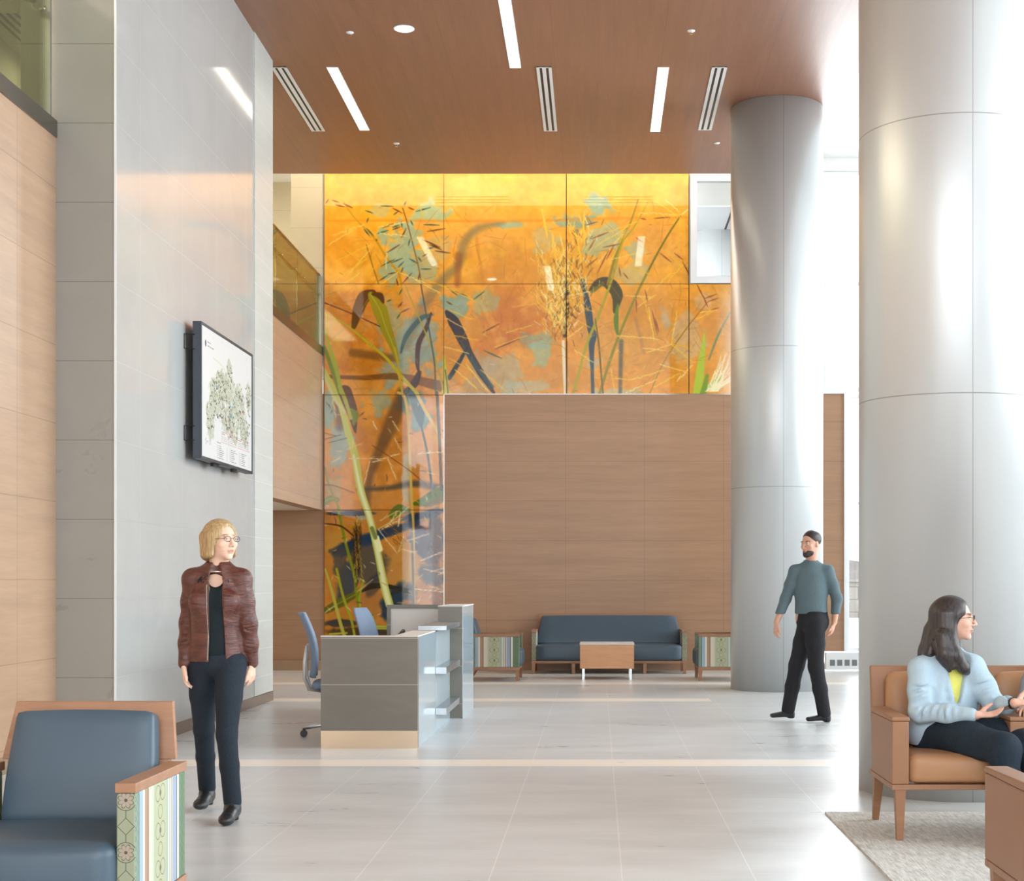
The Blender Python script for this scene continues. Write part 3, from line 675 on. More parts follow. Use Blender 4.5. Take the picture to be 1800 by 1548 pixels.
    # dark needles, upper left group
    for x, y, dx, dy in ((642,370,14,5),(670,362,22,1),(690,366,16,8),(714,354,-4,8),(718,365,10,4),(731,372,26,-7),(640,403,10,12),(645,402,12,13),(662,422,0,0),(672,401,20,-8),(690,404,14,-5),(706,390,1,10),
        (663,411,20,-6),(690,400,12,-4),(745,395,28,1),(751,407,32,-5),(722,388,4,8),(706,418,8,-16),(742,421,32,14),(755,430,18,8),(718,432,3,-12),(681,444,22,-14),(670,468,24,-12),(688,462,20,-8),(743,451,8,-5),(764,441,28,4),
        (700,470,10,-10),(705,480,4,-10),(682,482,14,-3),(666,494,16,-10),(708,498,16,-18),(735,452,6,8),(720,455,14,8),(740,473,18,0),(697,490,3,12),(738,480,-3,14),(584,352,12,4),(590,360,16,4),(604,358,16,8),(573,358,5,-8),
        (645,391,3,-8),(700,372,-8,6),(757,428,20,12),(750,438,12,-3),(702,518,5,-10),(700,540,8,-9),(680,530,8,-3),(704,550,16,-8),(698,560,6,-9),(786,505,18,14),(800,512,20,8),(785,530,10,6),(832,527,20,-15),(848,585,30,-16),(870,614,46,-20),(850,616,32,14)):
        q = (40,84,76) if R.rand() < .55 else (104,50,14); S([(x,y),(x+dx*.5,y+dy*.5),(x+dx,y+dy)], [.8,2.6,.8], q, .95)
    # bright gold seed sprays
    golds = [(250,206,60),(255,234,140),(240,184,40),(255,222,100),(255,244,196)]
    def spray(x, y, a0, L, n, w=1.7, cols=golds, sl=7, sp=.4, al=.95):
        S([(x,y),(x+math.cos(a0)*L, y+math.sin(a0)*L)], [1.4,1.0], cols[2], .85); c.seeds(x, y, a0, L, cols[R.randint(len(cols))], w, n, sp, al, sl)
    for x, y, a, L, n in ((640,395,2.8,60,8),(652,430,2.7,70,10),(650,440,2.3,60,12),(645,455,2.55,70,16),(640,468,2.35,50,14),(620,405,2.6,50,8),(632,480,2.5,40,8),(665,400,-.2,50,7),(668,410,.1,50,7),
        (736,354,1.3,26,7),(680,445,1.6,28,7),(735,438,.1,30,5),(700,478,2.5,40,6),(660,470,2.6,46,7),(705,480,.4,60,10),(740,490,.3,46,12),(730,492,.5,50,10),(780,505,.4,60,9),(770,500,.35,60,10),
        (790,545,.4,44,6),(785,560,.5,40,6),(900,540,-.15,50,5),(870,610,-.35,60,8),(890,585,-.3,50,6),(800,590,.2,40,6),(780,610,.25,46,8),(790,630,.5,44,8),(800,650,.7,50,12),(820,640,.9,60,12),(845,650,.7,60,12)): spray(x,y,a,L,n)
    for i in range(26):      # centre clump
        a = R.uniform(-2.7, -.35); L = R.uniform(30, 66); spray(R.uniform(972,990), R.uniform(500,575), a, L, 9, 2.0, golds, 7, .5)
    for i in range(120):
        x = 984+R.randn()*15; y = R.uniform(460, 600); a = R.uniform(-2.3,-.8); l = R.uniform(8,16)
        S([(x,y),(x+math.cos(a)*l,y+math.sin(a)*l)], [1,3,1], (150,92,14) if R.rand() < .6 else (84,50,12), .8)
    for i in range(360):
        x = 982+R.randn()*17; y = R.uniform(430, 592); a = R.uniform(-2.2,-.9)+(x-982)*.012; l = R.uniform(6,14)
        S([(x,y),(x+math.cos(a)*l,y+math.sin(a)*l)], [.8,2.4,.8], golds[R.randint(5)], .95)
    for i in range(150):
        x = 1022+R.randn()*13; y = R.uniform(386, 560); a = R.uniform(-2.3,-.8); l = R.uniform(6,16)
        S([(x,y),(x+math.cos(a)*l,y+math.sin(a)*l)], [.8,2.4,.8], golds[R.randint(5)] if R.rand() < .6 else ((56,54,28) if R.rand() < .6 else (126,60,16)), .95)
    for p in ([(952,368),(957,390),(962,418)], [(970,406),(973,430),(978,460)], [(1027,372),(1026,400),(1028,430)], [(998,388),(1010,410),(1018,440),(1024,470)], [(984,410),(960,404)], [(942,438),(958,460)]):
        S(p, [1,4,2], (250,196,40)); c.seeds(p[0][0], p[0][1], 1.35, 46, (255,222,110), 2, 9, .6, 1, 6)
    for i in range(34):      # dark bits inside the clump
        x, y = R.uniform(990,1024), R.uniform(400,600); a = R.uniform(.6,1.5); l = R.uniform(5,12); S([(x,y),(x+math.cos(a)*l,y+math.sin(a)*l)], [.8,2.6,.8], (62,40,18), .85)
    for x, y, a, L, n in ((1120,390,2.8,60,8),(1105,398,2.6,70,9),(1100,404,2.0,70,10),(1096,408,2.2,60,8),(1095,412,2.3,70,8),(1192,376,3.0,60,8),(1190,378,3.2,70,8),(1192,378,2.9,40,6),(1195,380,1.6,60,12),(1200,385,1.4,50,10),
        (1196,378,-.6,20,6),(1150,352,.6,50,9),(1170,352,.7,30,6),(1170,440,.8,60,9),(1205,460,2.3,50,6),(1180,480,2.4,40,6),(1120,445,2.9,50,8),(1105,470,.3,40,6),(1100,520,.05,50,6),(1120,540,-.6,40,6),(1140,505,2.0,20,5),
        (1085,590,.08,70,12),(1130,520,1.3,50,9),(1140,540,1.4,60,10),(1180,605,.2,36,6),(1180,605,2.8,46,6),(1180,605,.7,50,7),(1180,605,-1.4,60,7),(1110,668,-.3,60,10),(1080,665,.1,30,5),(1074,648,1.4,40,7),(1010,615,.6,40,6),
        (1030,570,2.5,40,6),(1000,530,.4,50,6),(1000,555,.5,44,6),(1000,520,-.2,40,6),(1150,680,-.5,50,8),(1190,670,-.8,40,8),(1100,690,-.4,60,8),(1160,640,.3,50,7),(1130,612,.1,40,6),(1260,545,3.0,30,5),(1225,560,-.4,30,5)): spray(x,y,a,L,n,1.6)
    for i in range(26):
        a = R.uniform(-1.35, -.45); L = R.uniform(30, 80); x0 = R.uniform(1240,1262); spray(x0, 688, a, L, 12, 1.5, [(246,240,196),(255,250,226),(230,214,150),(240,232,180)], 6, .4)
    for x, y, dx, dy in ((1225,500,12,24),(1236,520,8,20),(1238,525,22,-8),(1245,530,18,-6),(1250,545,14,-4),(1134,510,4,20),(1146,545,10,44),(1152,560,6,24),(1118,520,1,30),(1096,480,8,10),(1088,470,3,16),(1040,420,30,-12),(1030,396,20,-6),
        (1030,470,20,-16),(1035,440,10,-18),(1060,435,30,-6),(1070,440,-20,40),(1080,430,-14,26),(1185,445,16,12),(1200,460,12,24),(1160,445,20,16),(1118,418,12,8),(1136,386,-10,-2),(1150,384,28,-2)):
        S([(x,y),(x+dx*.5,y+dy*.5),(x+dx,y+dy)], [.8,2.6,.8], (134,62,20), .85)
    for i in range(200):     # scattered small seeds and chaff over the field
        x, y = R.uniform(572,1282), R.uniform(356,690); a = R.uniform(-.9,.9)+(PI/2 if R.rand() < .4 else 0); l = R.uniform(4,11)
        q = [(255,222,110),(244,200,90),(176,96,30),(120,70,24),(250,232,170)][R.randint(5)]; S([(x,y),(x+math.cos(a)*l,y+math.sin(a)*l)], [.6,2.0,.6], q, .75)
    for i in range(90):
        x, y = R.uniform(572,780), R.uniform(700,1110); a = R.uniform(-.8,.8)+(PI/2 if R.rand() < .5 else 0); l = R.uniform(5,16)
        q = [(240,190,90),(206,130,40),(90,50,26),(60,44,50),(250,226,160)][R.randint(5)]; S([(x,y),(x+math.cos(a)*l*.5+1,y+math.sin(a)*l*.5),(x+math.cos(a)*l,y+math.sin(a)*l)], [.6,2.0,.6], q, .7)
    # lower left column details
    for x, y, a, L, n in ((628,905,1.5,110,40),(622,920,1.5,100,30)): c.seeds(x, y, a, L, (196,166,30), 1.8, n, .9, .9, 5)
    for i in range(40):
        x, y = 628+R.randn()*4, R.uniform(905,1030); S([(x,y),(x+R.uniform(-3,3),y+7)], [1,2.4,1], (46,26,8) if R.rand() < .6 else (214,190,60), .95)
    wh = [(252,244,214),(250,222,170),(240,200,130)]
    for x, y, a, L, n in ((668,915,-.5,40,5),(672,930,-.5,40,6),(680,925,-.9,30,5),(700,925,-1.4,26,5),(716,950,-.3,40,6),(700,970,-1.2,30,5),(705,965,.2,26,5),(740,985,-.4,40,6),(745,1000,.2,36,5),(755,1030,.3,30,6),(770,1010,-.4,20,4),
        (730,1035,.1,50,6),(757,1005,-.3,30,5),(665,930,.9,50,8),(610,790,-.4,30,3),(614,806,.0,60,5),(655,812,-.3,50,5),(682,806,1.2,40,5),(650,810,1.8,40,5),(584,812,-.5,18,3),(735,798,-.1,50,3),(690,740,1.0,20,3),(694,770,1.1,26,4),(656,740,1.2,16,2),(585,702,1.4,34,3)):
        spray(x,y,a,L,n,2.2, wh, 9, .45)
    for i in range(60):
        x, y = R.uniform(725,782), R.uniform(960,1062); a = R.uniform(-1.2,1.2); l = R.uniform(6,16); S([(x,y),(x+math.cos(a)*l,y+math.sin(a)*l)], [.6,2,.6], (200,110,40) if R.rand() < .5 else (120,50,40), .8)
    for i in range(30):
        x, y = R.uniform(672,705), R.uniform(918,960); a = R.uniform(.3,1.2); l = R.uniform(6,14); S([(x,y),(x+math.cos(a)*l,y+math.sin(a)*l)], [.8,3,.8], (196,130,30) if R.rand() < .6 else (90,40,16), .9)
    for p in ([(571,761),(590,766)], [(571,772),(600,764)], [(578,778),(610,770)]): S(p, [1,2.4,1], (44,50,60))
    S([(655,783),(690,806),(724,830),(752,854)], 1.5, (130,66,24)); S([(571,852),(590,854),(622,866)], 1.5, (120,60,24)); S([(590,1075),(648,1020)] if 0 else [(628,1040),(656,1018)], 1.2, (220,190,120))
    S([(572,920),(600,925),(622,942)], [2,3,3], (80,46,20)); S([(588,1065),(572,1076)], 1.5, (226,206,150)); S([(720,890),(690,915),(665,930)], 1.5, (226,206,130))
    for p in ([(645,1100),(680,1101),(700,1099)], [(650,1104),(690,1105)], [(580,1114),(610,1112)]): S(p, 3, (184,190,60))
    # right strip fades pale pink, as in the artwork
    c.blend((slice(None), slice(None)), np.clip((X-1258)/26, 0, 1)*.55*np.clip((Y-490)/40, 0, 1), (236,214,206))
    return c
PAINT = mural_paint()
MG = G('mural_printed_glass', 0.5, 0, 0.0)
va = MG.n('ShaderNodeVertexColor'); va.layer_name = 'Col'; MG.color(va.outputs[0])
MG.b.inputs['Coat Weight'].default_value = 1.0; MG.b.inputs['Coat Roughness'].default_value = 0.03; MG.b.inputs['Coat IOR'].default_value = 1.85
def painted_grid(name, verts, nx, ny, cols, mat, parent):
    ii, jj = np.meshgrid(np.arange(nx-1), np.arange(ny-1)); a = (jj*nx+ii).ravel()
    q = np.stack([a, a+nx, a+nx+1, a+1], 1).astype(np.int32)
    me = bpy.data.meshes.new(name); me.vertices.add(nx*ny); me.vertices.foreach_set('co', verts.astype(np.float32).ravel())
    me.loops.add(q.size); me.loops.foreach_set('vertex_index', q.ravel()); me.polygons.add(len(q))
    me.polygons.foreach_set('loop_start', (np.arange(len(q))*4).astype(np.int32)); me.polygons.foreach_set('loop_total', np.full(len(q), 4, np.int32))
    me.update(calc_edges=True)
    ca = me.color_attributes.new('Col', 'FLOAT_COLOR', 'POINT'); ca.data.foreach_set('color', cols.astype(np.float32).ravel())
    me.materials.append(mat); o = bpy.data.objects.new(name, me); COL.objects.link(o); o.parent = parent; return o
mural = thing('mural', 'tall glossy orange glass mural of wild grasses above and left of the oak wall', 'mural', (0, YB, 0))
MUGAIN = 1.0
def mural_panel(x0, x1, y0, y1):
    g = 0.7
    xs = np.arange(x0+g, x1-g+0.5, 1.0); ys = np.arange(y0+g, y1-g+0.5, 1.0)
    px, py = np.meshgrid(xs, ys); n = px.size
    fx = px-PAINT.x0; fy = py-PAINT.y0; ix = np.clip(fx.astype(int), 0, PAINT.w-2); iy = np.clip(fy.astype(int), 0, PAINT.h-2)
    tx = (fx-ix)[..., None]; ty = (fy-iy)[..., None]; C = PAINT.C
    col = (C[iy,ix]*(1-tx)+C[iy,ix+1]*tx)*(1-ty)+(C[iy+1,ix]*(1-tx)+C[iy+1,ix+1]*tx)*ty
    rgba = np.ones((n, 4)); rgba[:, :3] = lin(np.clip(col, 0, 255)).reshape(-1, 3)*MUGAIN
    V = np.zeros((n, 3)); V[:, 0] = ((px-VX)*YB/F).ravel(); V[:, 2] = (EYE-(py-VY)*YB/F).ravel(); V[:, 1] = -0.012
    o = painted_grid('glass_panel', V, len(xs), len(ys), rgba, MG.mat, mural)
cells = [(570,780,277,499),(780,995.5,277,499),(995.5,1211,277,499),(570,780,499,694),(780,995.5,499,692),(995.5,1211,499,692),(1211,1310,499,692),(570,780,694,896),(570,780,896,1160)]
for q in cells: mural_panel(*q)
bm = BM()
for q in cells:
    a, b = P(q[0], q[3], YB), P(q[1], q[2], YB); bx(bm, a.x, b.x, -0.010, 0.004, a.z, b.z)
obj('backing', bm, plain('dark_joint_backing', (60,24,10), 0.7), mural)
del PAINT
# ------------------------------------------------------------ furniture
def fabric(name, base, var=0.05, rough=0.7, bump=0.15):
    g = G(name, rough); c = srgb(*base); nz = g.noise((1,1,1), 260, 2); n2 = g.noise((1,1,1), 5, 3)
    f = g.rng(g.m('ADD', g.m('MULTIPLY', nz, 0.5), g.m('MULTIPLY', n2, 0.5)), 0.35, 0.65, 0, 1)
    g.color(g.mix(f, tuple(v*(1-var) for v in c[:3])+(1,), tuple(v*(1+var) for v in c[:3])+(1,)))
    g.bump(nz, bump, 0.002); return g.mat
M['blue'] = fabric('slate_blue_vinyl', (68,85,98), 0.05, 0.42, 0.06)
M['task_blue'] = fabric('task_chair_blue', (118,134,156), 0.04, 0.7)
M['leather'] = fabric('tan_leather', (156,112,80), 0.05, 0.42, 0.12)
M['leather_top'] = fabric('tan_leather_cushion', (178,132,94), 0.05, 0.42, 0.12)
def stripe_mat():
    g = G('striped_patterned_upholstery', 0.75); X = g.xyz(); N = g.xyz('Normal') if False else None
    nn = g.n('ShaderNodeSeparateXYZ'); g.L(g.coord('Normal'), nn.inputs[0]); NX = nn.outputs[0]
    sg = g.m('SIGN', NX)
    u = g.m('ADD', g.m('MULTIPLY', X[1], sg), 0.32)
    S = [(0,(123,144,127)),(.040,(62,56,56)),(.045,(149,168,182)),(.088,(213,209,196)),(.108,(164,133,106)),(.150,(88,54,57)),(.157,(206,191,177)),
         (.182,(201,195,163)),(.205,(178,188,174)),(.222,(168,171,141)),(.385,(147,166,164)),(.402,(198,195,169)),(.422,(148,171,171)),(.434,(203,187,176)),(.452,(78,59,59)),
         (.458,(204,197,183)),(.470,(142,158,178)),(.520,(54,48,54)),(.526,(213,211,197)),(.552,(100,122,95))]
    col = g.ramp(g.m('DIVIDE', u, 0.64), [(p/0.64, srgb(*c)) for p, c in S], 'CONSTANT')
    def ring(a, b, r, w): return g.m('LESS_THAN', g.m('ABSOLUTE', g.m('SUBTRACT', g.m('SQRT', g.m('ADD', g.m('MULTIPLY', a, a), g.m('MULTIPLY', b, b))), r)), w)
    def rep(v, p, off=0.0): return g.m('MULTIPLY', g.m('SUBTRACT', g.m('FRACT', g.m('ADD', g.m('DIVIDE', g.m('SUBTRACT', v, off), p), 0.5)), 0.5), p)
    # looped vine down the wide band, diamonds in the green edge band
    uc = g.m('SUBTRACT', u, 0.304); vz = rep(X[2], 0.14)
    rings = g.m('MAXIMUM', ring(g.m('SUBTRACT', g.m('ABSOLUTE', uc), 0.03), vz, 0.030, 0.0017), ring(uc, g.m('ADD', g.m('ABSOLUTE', vz), -0.07), 0.026, 0.0017))
    rings = g.m('MAXIMUM', rings, ring(uc, vz, 0.006, 0.006))
    rings = g.m('MULTIPLY', rings, g.m('LESS_THAN', g.m('ABSOLUTE', uc), 0.078))
    dz = rep(X[2], 0.035); dia = g.m('LESS_THAN', g.m('ABSOLUTE', g.m('SUBTRACT', g.m('ADD', g.m('ABSOLUTE', dz), g.m('ABSOLUTE', rep(u, 0.045, 0.595))), 0.0175)), 0.0018)
    dia = g.m('MULTIPLY', dia, g.m('MAXIMUM', g.m('GREATER_THAN', u, 0.556), g.m('LESS_THAN', u, 0.038)))
    col = g.mix(g.m('MULTIPLY', rings, 0.75), col, srgb(70,62,40)); col = g.mix(g.m('MULTIPLY', dia, 0.5), col, srgb(40,76,56))
    # flower medallions on the narrow front
    xl = X[0]; vf = rep(X[2], 0.185, 0.39); r = g.m('SQRT', g.m('ADD', g.m('MULTIPLY', xl, xl), g.m('MULTIPLY', vf, vf)))
    th = g.m('ARCTAN2', vf, xl); pr = g.m('ADD', 0.019, g.m('MULTIPLY', g.m('ABSOLUTE', g.m('SINE', g.m('MULTIPLY', th, 4.0))), 0.010))
    pet = g.m('LESS_THAN', g.m('ABSOLUTE', g.m('SUBTRACT', r, pr)), 0.0014); inner = g.m('LESS_THAN', r, pr)
    rim = g.m('LESS_THAN', g.m('ABSOLUTE', g.m('SUBTRACT', r, 0.036)), 0.0013); eye = g.m('LESS_THAN', r, 0.006)
    spoke = g.m('MULTIPLY', g.m('LESS_THAN', g.m('ABSOLUTE', g.m('SINE', g.m('MULTIPLY', th, 4.0))), 0.10), inner)
    v2 = rep(X[2], 0.185, 0.4825); dd = g.m('LESS_THAN', g.m('ABSOLUTE', g.m('SUBTRACT', g.m('ADD', g.m('ABSOLUTE', v2), g.m('ABSOLUTE', xl)), 0.030)), 0.0016)
    stem = g.m('MULTIPLY', g.m('LESS_THAN', g.m('ABSOLUTE', xl), 0.0013), g.m('GREATER_THAN', g.m('ABSOLUTE', v2), 0.028)); stem = g.m('MULTIPLY', stem, g.m('GREATER_THAN', r, 0.036))
    lines = pet
    for q in (rim, eye, spoke, dd, stem): lines = g.m('MAXIMUM', lines, q)
    fc = g.mix(g.m('MULTIPLY', inner, 0.8), srgb(146,150,124), srgb(166,146,130)); fc = g.mix(g.m('MULTIPLY', lines, 0.85), fc, srgb(52,48,36))
    side = g.m('GREATER_THAN', g.m('ABSOLUTE', NX), 0.5)
    g.color(g.mix(side, fc, col)); g.bump(g.noise((1,1,1), 300, 2), 0.1, 0.002); return g.mat
M['stripe'] = stripe_mat()

def blue_seat(name, label, cat, W, loc, rz, group=None, midlegs=()):
    """exposed wood frame seat facing -Y; W = overall width"""
    t = thing(name, label, cat, loc, rz, group); H = W/2; A = 0.068
    for s in (-1, 1):
        bm = BM(); x0, x1 = sorted((s*H, s*(H-A)))
        cx = (x0+x1)/2; bx(bm, x0-cx, x1-cx, -0.32, 0.32, 0.19, 0.60)
        a = obj('arm', bm, M['stripe'], t, bevel=0.006); a.location = (cx, 0, 0)
        bm = BM(); bx(bm, x0-0.004-cx, x1+0.004-cx, -0.325, 0.335, 0.601, 0.636); obj('arm_rest', bm, M['oak_x'], a, bevel=0.003)
        bm = BM(); bx(bm, x0-0.002, x1+0.002, -0.325, 0.34, 0.150, 0.189); obj('side_rail', bm, M['oak_x'], t, bevel=0.003)
        bm = BM(); x = s*(H-0.028)
        hexa(bm, [(x-0.020,-0.318,0),(x+0.020,-0.318,0),(x+0.020,-0.280,0),(x-0.020,-0.280,0),(x-0.026,-0.322,0.1495),(x+0.026,-0.322,0.1495),(x+0.026,-0.266,0.1495),(x-0.026,-0.266,0.1495)])
        obj('leg', bm, M['oak'], t, bevel=0.002)
        bm = BM(); hexa(bm, [(x-0.02,0.37,0),(x+0.02,0.37,0),(x+0.02,0.41,0),(x-0.02,0.41,0),(x-0.024,0.27,0.1495),(x+0.024,0.27,0.1495),(x+0.024,0.34,0.1495),(x-0.024,0.34,0.1495)])
        obj('leg', bm, M['oak'], t, bevel=0.002)
    for x in midlegs:
        for y in (-0.30, 0.30):
            bm = BM(); bx(bm, x-0.024, x+0.024, y-0.022, y+0.022, 0, 0.1495); obj('leg', bm, M['oak'], t, bevel=0.002)
    bm = BM(); bx(bm, -H+A+0.003, H-A-0.003, -0.318, -0.28, 0.150, 0.189); obj('seat_rail', bm, M['oak_x'], t, bevel=0.003)
    bm = BM(); bx(bm, -H+A+0.003, H-A-0.003, 0.28, 0.318, 0.150, 0.189); obj('seat_rail', bm, M['oak_x'], t, bevel=0.003)
    # reclined back frame: outer board with the cushion sitting in it
    y0, y1, z0, z1 = 0.262, 0.43, 0.30, 0.865; bw, tw = H-A+0.02, H-A-0.012
    def board(bm, xa0, xb0, xa1, xb1, za, zb, d0, d1):
        f = lambda z: y0+(y1-y0)*(z-z0)/(z1-z0)
        hexa(bm, [(xa0,f(za)+d0,za),(xb0,f(za)+d0,za),(xb0,f(za)+d1,za),(xa0,f(za)+d1,za),(xa1,f(zb)+d0,zb),(xb1,f(zb)+d0,zb),(xb1,f(zb)+d1,zb),(xa1,f(zb)+d1,zb)])
    bm = BM(); board(bm, -bw, bw, -tw, tw, 0.62 if False else 0.64, z1, 0.0, 0.03)
    board(bm, -(H-A-0.004), (H-A-0.004), -(H-A-0.004), (H-A-0.004), z0, 0.64, 0.0, 0.03)
    obj('back_frame', bm, M['oak'], t, bevel=0.003)
    th = math.atan2(y1-y0, z1-z0); c = 0.5*(0.40+0.825)
    Mx = Matrix.Translation((0, y0+(y1-y0)*(c-z0)/(z1-z0), c)) @ Matrix.Rotation(-th, 4, 'X')
    w2 = H-A-0.055
    o = pad('back_cushion', -w2, w2, -0.105, -0.004, -0.232, 0.205, M['blue'], t, 0.02, 0.012, Mx, 14)
    for v in o.data.vertices:                                     # slightly wider towards the seat
        v.co.x *= 1+0.07*max(0, min(1, (0.80-v.co.z)/0.4))
    pad('seat_cushion', -(H-A-0.004), H-A-0.004, -0.355, 0.235, 0.192, 0.425, M['blue'], t, 0.045, 0.018, None, 16)
    return t
blue_seat('armchair', 'slate blue armchair with striped patterned sides nearest the camera, bottom left', 'armchair', 0.79, (-2.03, 5.65, 0), 0, 'blue armchairs with striped sides')
blue_seat('armchair', 'slate blue armchair seen side-on at left of the long sofa, behind the reception desk', 'armchair', 0.82, (-1.38, 20.72, 0), PI/2, 'blue armchairs with striped sides')
blue_seat('armchair', 'slate blue armchair seen side-on at right of the long sofa, half behind the far column', 'armchair', 0.82, (1.68, 20.76, 0), -PI/2, 'blue armchairs with striped sides')
blue_seat('sofa', 'long slate blue sofa with wooden frame against the oak wall', 'sofa', 2.26, (0.163, 22.28, 0), 0, None, (-0.1+0.62, -0.52))
# coffee table
t = thing('coffee_table', 'small oak coffee table with grey top and metal legs in front of the sofa', 'table', (0.125, 20.98, 0))
bm = BM(); bx(bm, -0.37, 0.37, -0.30, 0.30, 0.148, 0.472); obj('body', bm, M['oak_light'], t, bevel=0.003)
bm = BM(); bx(bm, -0.376, 0.376, -0.306, 0.306, 0.4725, 0.495); obj('table_top', bm, M['offwhite'], t, bevel=0.003)
for x in (-0.325, 0.325):
    for y in (-0.26, 0.26):
        bm = BM(); bx(bm, x-0.016, x+0.016, y-0.016, y+0.016, 0, 0.1475); obj('leg', bm, M['steel'], t)

# ---- reception desk
XA, XB = -2.237, -1.456
t = thing('reception_desk', 'grey porcelain clad reception desk with stepped counter and glossy public face', 'desk', (0,0,0))
bm = BM(); bx(bm, XA, XB-0.0, 12.17, 12.25, 0.142, 0.898); obj('end_panel', bm, M['desk_tile'], t, bevel=0.002)
bm = BM(); bx(bm, XA-0.002, XB+0.002, 12.166, 12.254, 0.898, 0.908); obj('end_panel_cap', bm, M['offwhite'], t)
bm = BM(); bx(bm, XA+0.001, XB+0.001, 12.172, 12.25, 0, 0.141); obj('metal_base', bm, M['champagne'], t)['label'] = 'champagne coloured metal base'
bm = BM(); bx(bm, XB-0.20, XB-0.009, 12.251, 14.84, 0, 0.898); obj('counter_wall', bm, M['desk_tile'], t)
bm = BM(); bx(bm, XB-0.20, XB+0.002, 12.255, 13.5, 0.8985, 0.908); obj('counter_wall_cap', bm, M['offwhite'], t)
for a, b in ((12.256, 13.498), (13.502, 14.838)):
    bm = BM(); bx(bm, XB-0.008, XB, a, b, 0.0, 0.898); obj('glass_cladding', bm, M['desk_gloss'], t)['label'] = 'glossy pale blue-grey glass cladding'
bm = BM(); bx(bm, XA+0.1, XB-0.20, 12.251, 15.99, 0.71, 0.74); obj('worktop', bm, M['offwhite'], t, bevel=0.003)
def slab(x0, x1, z0, z1, nm):
    bm = BM(); bx(bm, x0, x1, 13.5, 14.838, z0, z1); obj(nm, bm, M['steel_shelf'], t, bevel=0.002)
M['steel_shelf'] = plain('brushed_metal_shelf', (176,182,186), 0.25, 0.85, 0.04, 4)
slab(-1.61, -1.355, 0.9085, 0.950, 'transaction_shelf'); slab(XB+0.0005, -1.355, 0.52, 0.58, 'ledge'); slab(XB+0.0005, -1.355, 0.153, 0.214, 'ledge')
bm = BM(); bx(bm, -1.573, -1.335, 14.84, 16.06, 0, 1.098); obj('tall_counter', bm, M['desk_tile_b'] if 'desk_tile_b' in M else M['desk_tile'], t)
bm = BM(); bx(bm, -1.3345, -1.327, 14.84, 16.06, 0, 1.098); obj('tall_counter_cladding', bm, M['desk_gloss'], t)
bm = BM(); bx(bm, -1.576, -1.324, 14.837, 16.063, 1.0985, 1.108); obj('tall_counter_cap', bm, M['offwhite'], t)
bm = BM(); bx(bm, -2.24, -2.20, 16.0, 16.06, 0, 1.098); bx(bm, -2.20, -1.574, 16.0, 16.06, 1.06, 1.098); bx(bm, -2.20, -1.574, 16.0, 16.06, 0, 0.70); obj('return_frame', bm, M['desk_tile'], t)
bm = BM(); bx(bm, -2.20, -1.574, 16.015, 16.05, 0.70, 1.06); obj('return_panel', bm, M['offwhite'], t)
ph = thing('desk_phone', 'black desk phone on the worktop behind the reception counter', 'phone', (-1.86, 14.55, 0.7405), -0.3)
bm = BM(); hexa(bm, [(-0.09,-0.1,0),(0.09,-0.1,0),(0.09,0.1,0),(-0.09,0.1,0),(-0.09,-0.1,0.02),(0.09,-0.1,0.02),(0.09,0.1,0.10),(-0.09,0.1,0.10)]); obj('base', bm, M['black'], ph, bevel=0.004)
bm = BM(); tube(bm, [(-0.06,-0.09,0.04),(-0.06,-0.06,0.07),(-0.06,0.06,0.12),(-0.06,0.09,0.125)], [0.02,0.014,0.014,0.02], 10); obj('handset', bm, M['black'], ph, True)

